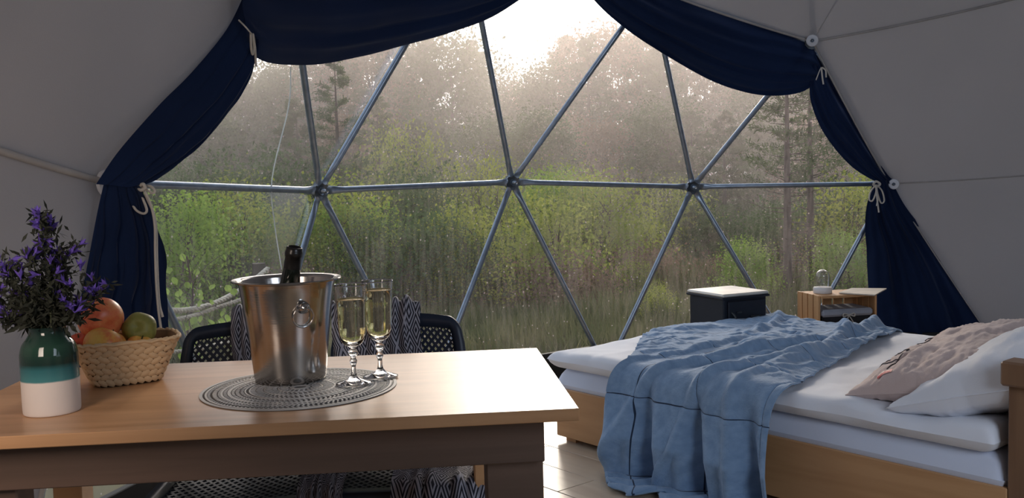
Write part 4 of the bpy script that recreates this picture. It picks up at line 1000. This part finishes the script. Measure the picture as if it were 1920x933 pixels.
# red woven tag with white lettering
tg = MB(); A0, A1 = (-.78, .04), (-.64, .12)
g = np.zeros((12, 5, 3))
for i in range(12):
    for j in range(5): g[i, j] = onp(-.92+.035*i/11+.085*j/4, .56-.2*i/11+.05*j/4, .003)
to = link('woven_tag', MB().grid(g), M_red, tp)
mb = MB()
def tgp(a, b): return onp(-.92+.035*a+.085*b, .56-.2*a+.05*b, .0045)
for i in range(9):
    a0 = .08+.093*i; a1 = a0+(.035 if i % 3 else .06); b0, b1 = (.3, .7) if i % 4 else (.25, .8)
    mb.add([tgp(a0, b0), tgp(a1, b0), tgp(a1, b0+.15), tgp(a0, b0+.15)], [(0, 1, 2, 3)]).add([tgp(a0, b0), tgp(a0+.025, b0), tgp(a0+.025, b1), tgp(a0, b1)], [(0, 1, 2, 3)])
    if i in (1, 4, 5, 7): mb.add([tgp(a0, b1-.12), tgp(a1, b1-.12), tgp(a1, b1), tgp(a0, b1)], [(0, 1, 2, 3)])
o = link('tag_lettering', mb, M_tagw, to, smooth=False)

# ------------------------------------------------------------------ black cabinet, crate, lamp, booklet
cb = at_z(1356, 552, .53); cbr = math.radians(25)
cab = thing('nightstand', 'small black metal cabinet with a cream top beyond the foot of the bed', 'cabinet', (cb[0], cb[1], 0), cbr)
link('cabinet_body', MB().box((.145, .15, .26), (.29, .30, .50), bev=.006), M_dark, cab, local=True, smooth=False)
link('cabinet_top', MB().box((.145, .15, .522), (.315, .325, .018), bev=.008), M_whitetop, cab, local=True, smooth=False)
link('top_rim', MB().box((.145, .15, .508), (.318, .328, .014), bev=.004), M_dark, cab, local=True, smooth=False)
d_ = link('cabinet_door', MB().box((.15, -.008, .27), (.25, .012, .44), bev=.004), M_dark, cab, local=True, smooth=False)
link('door_handle', MB().tube(catmull([(.045, -.014, .36), (.045, -.04, .37), (.045, -.045, .41), (.045, -.014, .43)], 5), .006, 8), M_legm, d_, local=True)
link('door_latch', MB().box((.2, -.02, .40), (.07, .01, .012), bev=.002).box((.09, -.02, .43), (.03, .008, .01), bev=.002), M_legm, d_, local=True, smooth=False)
for x, y in ((.03, .03), (.26, .03), (.03, .27), (.26, .27)): link('foot', MB().box((x, y, .006), (.03, .03, .012)), M_dark, cab, local=True, smooth=False)
kc = at_z(1537, 555, .50); kr = math.radians(10)
CW, CD, CH = .345, .25, .50
cr = thing('wooden_crate', 'upended pine crate used as a bedside shelf in front of the right curtain', 'crate', (kc[0], kc[1], 0), kr)
for k in range(4):
    y = .03+k*(CD-.03)/3.6
    link('side_slat', MB().box((.006, y+.012, CH/2), (.012, .052, CH), bev=.001), M_crate, cr, local=True, smooth=False)
    link('side_slat', MB().box((CW-.006, y+.012, CH/2), (.012, .052, CH), bev=.001), M_crate, cr, local=True, smooth=False)
for k in range(5): link('back_slat', MB().box((.042+k*(CW-.08)/4, CD-.008, CH/2), (.054, .010, CH-.004), bev=.001), M_crate, cr, local=True, smooth=False)
for z in (.008, CH-.008): link('end_board', MB().box((CW/2, CD/2-.008, z), (CW-.026, CD-.02, .014), bev=.001), M_crate, cr, local=True, smooth=False)
Mk = lambda x, y, z: np.array((WM[cr.name] @ Vector((x, y, z)))[:])
sb_ = thing('storage_basket', 'black fabric basket with grey bow-tied liner inside the crate', 'basket', Mk(CW/2, .118, .016), kr)
link('basket_body', MB().box((0, 0, .15), (.285, .19, .30), bev=.015), M_basket, sb_, local=True, smooth=False)
link('shelf_block', MB().box((0, 0, .34), (.285, .19, .085), bev=.01), M_basket, sb_, local=True, smooth=False)
sm(link('liner_cuff', MB().box((0, -.002, .385), (.303, .21, .04), bev=.012), M_liner, sb_, local=True))
link('bow', MB().tube(catmull([(0, -.110, .375), (-.03, -.115, .382), (-.032, -.115, .366), (0, -.111, .372), (.03, -.115, .382), (.032, -.115, .366), (0, -.110, .375)], 6), .0035, 6).tube(catmull([(0, -.111, .372), (-.01, -.117, .35), (-.018, -.115, .325)], 5), .003, 6).tube(catmull([(0, -.111, .372), (.014, -.117, .35), (.03, -.115, .325)], 5), .003, 6), M_cord, sb_, local=True)
# glass dome lamp
lp = Mk(.055, .10, CH)
lp = at_z(1547, 550, CH+.001); 
lm_ = thing('dome_lamp', 'glass cloche lamp with wire fairy lights on a white base on the crate', 'lamp', (lp[0], lp[1]+.04, CH))
sm(link('lamp_base', MB().lathe([(0, 0), (.048, 0), (.050, .003), (.050, .028), (.047, .033), (0, .033)], (0, 0, 0), 40), M_lampb, lm_, local=True))
hd_ = [(.037, .034), (.038, .05), (.038, .09)]+[(.038*math.cos(a), .09+.040*math.sin(a)) for a in np.linspace(.15, PI/2, 9)]
hd2 = [(max(r-.0012, 0), z-(.0 if r > .02 else .0012)) for r, z in hd_[::-1]]
link('glass_cloche', MB().lathe(hd_+hd2, (0, 0, 0), 36), M_glass, lm_, local=True)
r = random.Random(4); P = []
for k in range(90):
    a = k*.9+r.uniform(-.4, .4); q = r.uniform(.012, .031); P.append((q*math.cos(a), q*math.sin(a), .038+.082*abs(math.sin(k*.21+r.uniform(-.2, .2)))))
P = [(x*(1 if z < .1 else .7), y*(1 if z < .1 else .7), z) for x, y, z in P]
link('wire_bundle', MB().tube(catmull(P, 4), .0009, 4), M_wire, lm_, local=True)
bq = [at_z(x, y, CH+.006) for x, y in ((1573, 548.5), (1597, 540), (1662, 540.5), (1640, 552.5))]
bk2 = [p_-np.array([0, 0, .005]) for p_ in bq]; bc = sum(bq)/4
bt_ = thing('booklet', 'cream paper booklet lying on the crate beside the lamp', 'booklet', (bc[0], bc[1], CH+.001))
link('pages', MB().add(bk2+bq, [(0, 1, 2, 3), (7, 6, 5, 4), (0, 4, 5, 1), (1, 5, 6, 2), (2, 6, 7, 3), (3, 7, 4, 0)]), M_paper, bt_, smooth=False)
cv_ = [p_*.0+((p_-bc)*1.02+bc)+np.array([0, 0, .0006]) for p_ in bq]; cv2 = [p_+np.array([0, 0, .0008]) for p_ in cv_]
link('booklet_cover', MB().add(cv_+cv2, [(3, 2, 1, 0), (4, 5, 6, 7), (0, 1, 5, 4), (1, 2, 6, 5), (2, 3, 7, 6), (3, 0, 4, 7)]), M_paper, bt_, smooth=False)

# ------------------------------------------------------------------ outside: ground, grass, trees
GZ = -.35
gx = np.linspace(-45, 50, 90); gy = np.linspace(6.0, 75, 70); XX, YY = np.meshgrid(gx, gy, indexing='ij')
def gz(x, y): return GZ+.12*np.sin(x*.35+1)*np.sin(y*.3)+.9*np.clip((y-14)/30, 0, 1)**1.3
ZZ = gz(XX, YY)
o = link('ground', MB().grid(np.stack([XX, YY, ZZ], -1)), M_ground); tag(o, 'meadow ground outside the dome window', None, kind='structure')
o = link('near_ground', MB().add([(-45, -20, GZ-.02), (50, -20, GZ-.02), (50, 6.2, GZ-.02), (-45, 6.2, GZ-.02)], [(0, 1, 2, 3)]), M_ground); tag(o, 'ground around and behind the tent', None, kind='structure')
M_grass = leafmat('meadow_grass', (.20, .19, .09), (.09, .12, .05), .45)
M_leaf_b = leafmat('bright_birch_leaves', (.30, .42, .08), (.15, .25, .05), .55)
M_leaf_y = leafmat('yellow_green_leaves', (.40, .42, .08), (.20, .26, .05), .55)
M_leaf_d = leafmat('mid_green_leaves', (.12, .18, .07), (.05, .09, .035), .45)
M_leaf_n = leafmat('pine_needles', (.13, .18, .075), (.05, .08, .035), .4)
M_leaf_r = leafmat('russet_haze_twigs', (.34, .22, .15), (.20, .14, .09), .4)
def wedge(n, y0, y1, r, pw=1.):
    y = y0+(y1-y0)*r.uniform(0, 1, n)**pw; x = y*r.uniform(-.46, .52, n); return x, y
r = np.random.default_rng(5); n = 120000; x, y = wedge(n, 6.6, 24, r, 1.2)
cl_ = fbm(x*.8, y*.8, 9, 3, 1.2); h = (.16+.26*np.clip(cl_+.4, 0, 1))*r.uniform(.6, 1.3, n)*(1+y*.02)
z = gz(x, y); an = r.uniform(0, PI, n); w = .006+.0007*y; lean = r.normal(size=(n, 2))*.35*h[:, None]
B0 = np.stack([x-w*np.cos(an), y-w*np.sin(an), z], -1); B1 = np.stack([x+w*np.cos(an), y+w*np.sin(an), z], -1); Tt = np.stack([x+lean[:, 0], y+lean[:, 1], z+h], -1)
V = np.stack([B0, B1, Tt], 1).reshape(-1, 3); me = bulk('meadow_grass', V, np.arange(n*3).reshape(n, 3), M_grass); o = bpy.data.objects.new('meadow_grass', me); COL.objects.link(o)
tag(o, 'tall olive meadow grass between the tent and the trees', 'grass', kind='stuff')

def quads(V): n = len(V); return V.reshape(-1, 3), np.arange(n*4).reshape(n, 4)
def conifer(h, rw, seed, nb=60, nneed=9000, start=.12, mat=None, size=.13, bare=.0, droop=.1, lw=.13):
    r = np.random.default_rng(seed); br = MB(); NV_ = []
    tr = MB().tube([(0, 0, -.2), (.02*h*r.normal()*.2, .0, h*.5), (0, 0, h)], [.016*h+.02, .010*h+.01, .004], 8)
    per = max(int(nneed/nb), 10)
    for k in range(nb):
        f = start+(1-start)*(k+r.uniform(0, 1))/nb; z = h*f; a = r.uniform(0, 2*PI); L_ = rw*(1-f)**.75*r.uniform(.65, 1.15)+.12
        d = np.array([math.cos(a), math.sin(a), r.uniform(.0, .4)-droop]); p0 = np.array([0, 0, z]); p2 = p0+d*L_; p1 = p0+d*L_*.5+np.array([0, 0, -.04*L_]); p2[2] += .1*L_
        br.tube([p0, p1, p2], [.008*h**.5*(1.1-f)+.004, .006, .003], 4, cap=False)
        if f < bare: 
            for q in range(4):
                s0 = p0+(p2-p0)*r.uniform(.3, .9); e_ = s0+r.normal(size=3)*.3*L_*.6; br.tube([s0, e_], [.005, .002], 3, cap=False)
            continue
        t_ = r.uniform(.2, 1.05, per)**.8; P_ = p0+(p2-p0)*t_[:, None]; P_ = P_+r.normal(size=(per, 3))*np.array([.12, .12, .06])*L_*(.35+.5*t_[:, None])
        dd = d*.6+r.normal(size=(per, 3))*.6+np.array([0, 0, .25]); dd /= np.linalg.norm(dd, axis=1)[:, None]; w_ = np.cross(dd, r.normal(size=(per, 3))); w_ /= np.linalg.norm(w_, axis=1)[:, None]
        s_ = size*r.uniform(.6, 1.3, (per, 1)); NV_.append(np.stack([P_, P_+dd*s_*.5+w_*s_*lw, P_+dd*s_, P_+dd*s_*.5-w_*s_*lw], 1))
    return tr, br, quads(np.concatenate(NV_)), mat or M_leaf_n
def broad(h, rw, seed, ncl=40, nl=9000, mat=None, size=.09, low=.15, asp=.6, sprawl=1.):
    r = np.random.default_rng(seed); br = MB(); NV_ = []; per = int(nl/ncl)
    ns = 3 if h < 4 else 1; tr = MB()
    tops = []
    for q in range(ns):
        top = np.array([r.normal()*.25*rw*(ns > 1), r.normal()*.25*rw*(ns > 1), h*.9]); tr.tube([(r.normal()*.05*ns, r.normal()*.05*ns, -.2), top*.5+r.normal(size=3)*.04*h, top], [.010*h+.012, .007*h+.006, .004], 6); tops.append(top)
    for k in range(ncl):
        f = low+(1-low)*r.uniform(0, 1)**.8; a = r.uniform(0, 2*PI); R_ = rw*math.sqrt(max(1-((f-.45)/.62)**2, .03))*r.uniform(.3, 1)**.6*sprawl
        tp_ = tops[k % ns]; p0 = tp_*max(f-.18, .05); c = np.array([R_*math.cos(a), R_*math.sin(a), h*f])+tp_*np.array([.6, .6, 0])*f
        br.tube([p0, (p0+c)/2+np.array([0, 0, .05]), c], [.006+.002*h, .005, .002], 4, cap=False)
        sp_ = .16*rw+.10; P_ = c+r.normal(size=(per, 3))*sp_*np.array([1, 1, .75]); dd = r.normal(size=(per, 3))+np.array([0, 0, -.3]); dd /= np.linalg.norm(dd, axis=1)[:, None]; w_ = np.cross(dd, r.normal(size=(per, 3))); w_ /= np.linalg.norm(w_, axis=1)[:, None]
        s_ = size*r.uniform(.55, 1.3, (per, 1)); NV_.append(np.stack([P_, P_+dd*s_*.5+w_*s_*asp*.5, P_+dd*s_, P_+dd*s_*.5-w_*s_*asp*.5], 1))
    return tr, br, quads(np.concatenate(NV_)), mat
PROTO = {}
def proto(key, gen):
    tr, br, (V, F), mt = gen; a = MB(); a.v, a.f, a.n = tr.v, tr.f, tr.n
    def me_of(nm, mb, mat):
        me = bpy.data.meshes.new(nm); me.from_pydata(np.concatenate(mb.v).tolist(), [], mb.f); me.materials.append(mat); me.shade_smooth(); return me
    PROTO[key] = (me_of('trunk', tr, M_bark), me_of('branches', br, M_bark), bulk('foliage', V, F, mt))
def plant(key, name, x, y, s_, rz, label, cat, group=None, sz=None):
    z = float(gz(np.array(x), np.array(y))); t_ = thing(name, label, cat, (x, y, z), rz, group); t_.scale = (s_, s_, sz or s_)
    for nm, me in zip(('trunk', 'branches', 'foliage'), PROTO[key]):
        o = bpy.data.objects.new(nm, me); COL.objects.link(o); o.parent = t_
        if nm != 'trunk': o['kind'] = 'stuff'
    return t_
proto('pineA', conifer(6., 1.5, 1, 80, 15000, size=.15, start=.08)); proto('pineB', conifer(6., 1.25, 2, 70, 12000, size=.15, start=.2, bare=.3)); proto('pineC', conifer(6., 1.8, 3, 80, 16000, size=.17, start=.05))
proto('russet', broad(6., 1.7, 4, 70, 11000, M_leaf_r, .13, .1)); proto('midtree', broad(6., 1.7, 5, 70, 13000, M_leaf_d, .13, .12)); proto('youngpine', conifer(2.6, .85, 6, 46, 9000, size=.10, start=.03))
proto('birchbush', broad(2.6, 1.0, 7, 50, 9000, M_leaf_b, .075, .08)); proto('yellowbush', broad(1.8, .8, 8, 40, 5500, M_leaf_y, .06, .08)); proto('midbush', broad(1.6, 1.1, 9, 40, 8000, M_leaf_d, .065, .05)); proto('heath', broad(.8, .7, 10, 30, 4000, M_leaf_r, .06, .1))
proto('pinetall', conifer(7.5, 1.75, 11, 74, 11000, size=.13, start=.10, bare=.42, lw=.10, droop=.05))
def pxx(px, y): return (px-960)/FPX*y
rt = random.Random(12)
def skyline(px):
    P = [(150, 20), (420, 60), (500, 150), (560, 105), (640, 80), (760, 60), (850, 55), (905, 80), (945, 190), (975, 170), (1000, 155), (1035, 110), (1075, 62), (1150, 60), (1250, 50), (1380, 110), (1440, 150), (1520, 90), (1700, 40), (1900, 0)]
    return float(np.interp(px, [a for a, _ in P], [b for _, b in P]))
def topped(key, base_h, name, px, y, top, label, cat, group, wide=1.):
    x = pxx(px, y); g0 = float(gz(np.array(x), np.array(y))); Ht = EYE+(346-.026*(px-960)-top)/FPX*y-g0; s_ = Ht/base_h
    t_ = plant(key, name, x, y, s_*wide, rt.uniform(0, 6.28), label, cat, group, sz=s_); return t_
# far wall of trees
for px in range(130, 1860, 36):
    key = rt.choice(['pineA', 'pineC', 'midtree', 'russet', 'pineB', 'russet']); y = rt.uniform(26, 31); nm = 'pine_tree' if key.startswith('pine') else 'leafy_tree'
    topped(key, 6.2, nm, px+rt.uniform(-10, 10), y, skyline(px)+rt.uniform(-8, 14), {'pine_tree': 'tall pine in the misty far tree line', 'leafy_tree': 'tall leafy tree in the misty far tree line'}[nm], 'tree', 'far pines in the mist' if nm == 'pine_tree' else 'far leafy trees in the mist')
for px in range(150, 1860, 58):
    key = rt.choice(['russet', 'midtree', 'pineC', 'pineA']); y = rt.uniform(19, 23); nm = 'pine_tree' if key.startswith('pine') else 'leafy_tree'
    topped(key, 6.2, nm, px+rt.uniform(-14, 14), y, max(skyline(px)+60, 180)+rt.uniform(-15, 70), {'pine_tree': 'middle-height pine standing in front of the far tree line', 'leafy_tree': 'middle-height leafy tree standing in front of the far tree line'}[nm], 'tree', 'middle row of pines' if nm == 'pine_tree' else 'middle row of leafy trees', 1.1)
for px in range(140, 1860, 62):
    key = rt.choice(['youngpine', 'midbush', 'midbush', 'yellowbush']); y = rt.uniform(14, 17); hb = {'youngpine': 2.7, 'midbush': 1.7, 'yellowbush': 1.9}[key]; nm = 'young_pine' if key == 'youngpine' else 'shrub'
    topped(key, hb, nm, px+rt.uniform(-16, 16), y, rt.uniform(300, 420), {'young_pine': 'young pine at the back of the meadow', 'shrub': 'green shrub at the back of the meadow'}[nm], 'tree' if nm == 'young_pine' else 'shrub', 'young pines behind the meadow' if nm == 'young_pine' else 'shrubs behind the meadow', 1.)
for k in range(34):
    px = rt.uniform(300, 1650); y = rt.uniform(9.5, 13.5); key = rt.choice(['heath', 'midbush', 'yellowbush', 'heath']); s_ = rt.uniform(.45, .85)
    plant(key, 'heath_shrub' if key == 'heath' else 'low_shrub', pxx(px, y), y, s_, rt.uniform(0, 6), 'low russet heath shrub in the meadow grass' if key == 'heath' else 'small green shrub in the meadow grass', 'shrub', 'heath shrubs in the meadow' if key == 'heath' else 'small green meadow shrubs')
spec = [('birchbush', 2.7, 'birch_tree', 345, 8.6, 372, 'bright green young birch just outside the lower left panes', 1.0), ('birchbush', 2.7, 'birch_tree', 460, 10.5, 400, 'green young birch seen above the ice bucket', 1.),
        ('youngpine', 2.7, 'young_pine', 440, 8.8, 470, 'low blue green young pine behind the rope railing', 1.5), ('birchbush', 2.7, 'birch_tree', 660, 11, 385, 'light green young birch right of the bottle neck', 1.1),
        ('youngpine', 2.7, 'young_pine', 790, 12, 395, 'young pine seen left of the middle hub', 1.), ('yellowbush', 1.9, 'leafy_tree', 765, 17, 245, 'yellow green tree crown above the left horizontal strut', .7),
        ('yellowbush', 1.9, 'leafy_tree', 905, 14, 300, 'yellow green tree crown just left of the middle hub', .7), ('birchbush', 2.7, 'birch_tree', 1050, 13, 330, 'light green birch right of the middle hub', 1.),
        ('birchbush', 2.7, 'birch_tree', 1075, 10.5, 475, 'low light green birch bush in the middle of the meadow', 1.2), ('yellowbush', 1.9, 'shrub', 1232, 8.4, 535, 'small yellow leafed shrub left of the black cabinet', .9),
        ('yellowbush', 1.9, 'shrub', 1190, 11, 490, 'yellow green shrub behind the right side of the meadow', 1.), ('birchbush', 2.7, 'birch_tree', 1400, 9.5, 455, 'green birch bush beyond the black cabinet', 1.),
        ('birchbush', 2.7, 'birch_tree', 1585, 9.5, 440, 'green birch bush behind the glass cloche lamp', 1.), ('youngpine', 2.7, 'young_pine', 1330, 14, 420, 'young pine behind the right hub', 1.2)]
for key, hb, nm, px, y, top, lb, wd in spec: topped(key, hb, nm, px, y, top, lb, 'shrub' if nm == 'shrub' else 'tree', None, wd)
for px, y, top, lb in ((1478, 9.6, 40, 'tall pine with bare lower branches seen through the right panes'), (1521, 10.8, 60, 'second tall pine just right of the nearer one, with a thinner trunk'), (640, 15, 100, 'slim pine with dark trunk behind the left hub')):
    topped('pinetall', 7.6, 'pine_tree', px, y, top, lb, 'tree', None, .95)

# birch twig with separate leaves close outside the lower left pane
tw = thing('birch_sapling', 'birch sapling with large separate leaves behind the rope railing', 'tree', (pxx(330, 5.4), 5.4, GZ))
TP = catmull([(pxx(345, 5.4), 5.4, GZ), at_y(350, 640, 5.3), at_y(362, 560, 5.2), at_y(350, 480, 5.1)], 8); link('stem', MB().tube(TP, np.linspace(.012, .004, len(TP)), 6), M_bark, tw)
rl_ = random.Random(3); lf_me = None
for k in range(90):
    px, py = rl_.gauss(355, 38), rl_.gauss(575, 50)
    if px < 306 or py > 680 or py < 470: continue
    c = at_y(px, py, rl_.uniform(4.9, 5.4))
    if lf_me is None:
        a = .5; mb = MB().add([(0, 0, 0), (.35, .25, .03), (.42, .6, .05), (0, 1, 0), (-.42, .6, .05), (-.35, .25, .03), (0, .5, -.03)], [(0, 1, 6), (1, 2, 6), (2, 3, 6), (3, 4, 6), (4, 5, 6), (5, 0, 6)])
        o = link('leaf', mb, M_leaf_b, tw, local=True); lf_me = o.data
    else: o = bpy.data.objects.new('leaf', lf_me); COL.objects.link(o); o.parent = tw
    s_ = rl_.uniform(.03, .055); base = np.array(tw.location)
    o.location = tuple(c-base); o.rotation_euler = (rl_.uniform(-2.2, -.8), rl_.uniform(-.6, .6), rl_.uniform(0, 6.28)); o.scale = (s_, s_, s_)
mb = MB()
for o in [q for q in COL.objects if q.name.startswith('leaf') and q.parent == tw][::2]:
    p0 = np.array(o.location)+np.array(tw.location); j = int(np.argmin(np.linalg.norm(TP-p0, axis=1))); j = max(j-2, 0); mb.tube([TP[j], (TP[j]+p0)/2+np.array([0, 0, .02]), p0], [.003, .002, .001], 4, cap=False)
link('twigs', mb, M_bark, tw)

# rope railing
rl = thing('rope_railing', 'rope railing on dark posts outside the lower left panes', 'railing', (pxx(485, 6.2), 6.2, GZ))
Pq = at_y(485, 493, 6.2)
link('post', MB().tube([(Pq[0], 6.2, GZ-.1), (Pq[0], 6.2, Pq[2])], [.045, .045], 14), M_post, rl)
link('post', MB().tube([(pxx(255, 4.5), 4.5, GZ-.1), (pxx(255, 4.5), 4.5, .62)], [.045, .045], 14), M_post, rl)
def rope(pts, r_):
    P = catmull([at_y(a, b, y) for a, b, y in pts], 14); m_ = len(P); mb = MB()
    for q in range(3):
        ph = np.arange(m_)*1.1+q*2*PI/3; o_ = np.stack([np.cos(ph)*r_*.45, 0*ph, np.sin(ph)*r_*.45], -1); mb.tube(P+o_, r_*.6, 5)
    link('rope', mb, M_rope, rl)
rope([(502, 503, 6.15), (470, 530, 5.9), (430, 555, 5.6), (390, 572, 5.3), (340, 582, 5.0), (300, 574, 4.7), (262, 540, 4.5)], .017)
rope([(495, 545, 6.15), (450, 562, 5.8), (410, 575, 5.5), (360, 592, 5.1), (310, 600, 4.8), (262, 590, 4.5)], .013)
rope([(495, 620, 6.15), (430, 640, 5.7), (360, 655, 5.1), (310, 660, 4.8), (262, 655, 4.5)], .013)

# ------------------------------------------------------------------ mist among the trees
HAZE = .021
if HAZE > 0:
    m, t = new_mat('thin_mist'); out = N(t, 'ShaderNodeOutputMaterial'); vs = N(t, 'ShaderNodeVolumeScatter'); vs.inputs['Density'].default_value = HAZE; vs.inputs['Anisotropy'].default_value = .7; vs.inputs['Color'].default_value = (1, .9, .84, 1)
    t.links.new(vs.outputs[0], out.inputs['Volume'])
    o = link('mist', MB().box((2, 39.3, 5.5), (90, 55, 15)), m, smooth=False); tag(o, 'thin morning mist hanging among the trees', 'mist', kind='stuff')
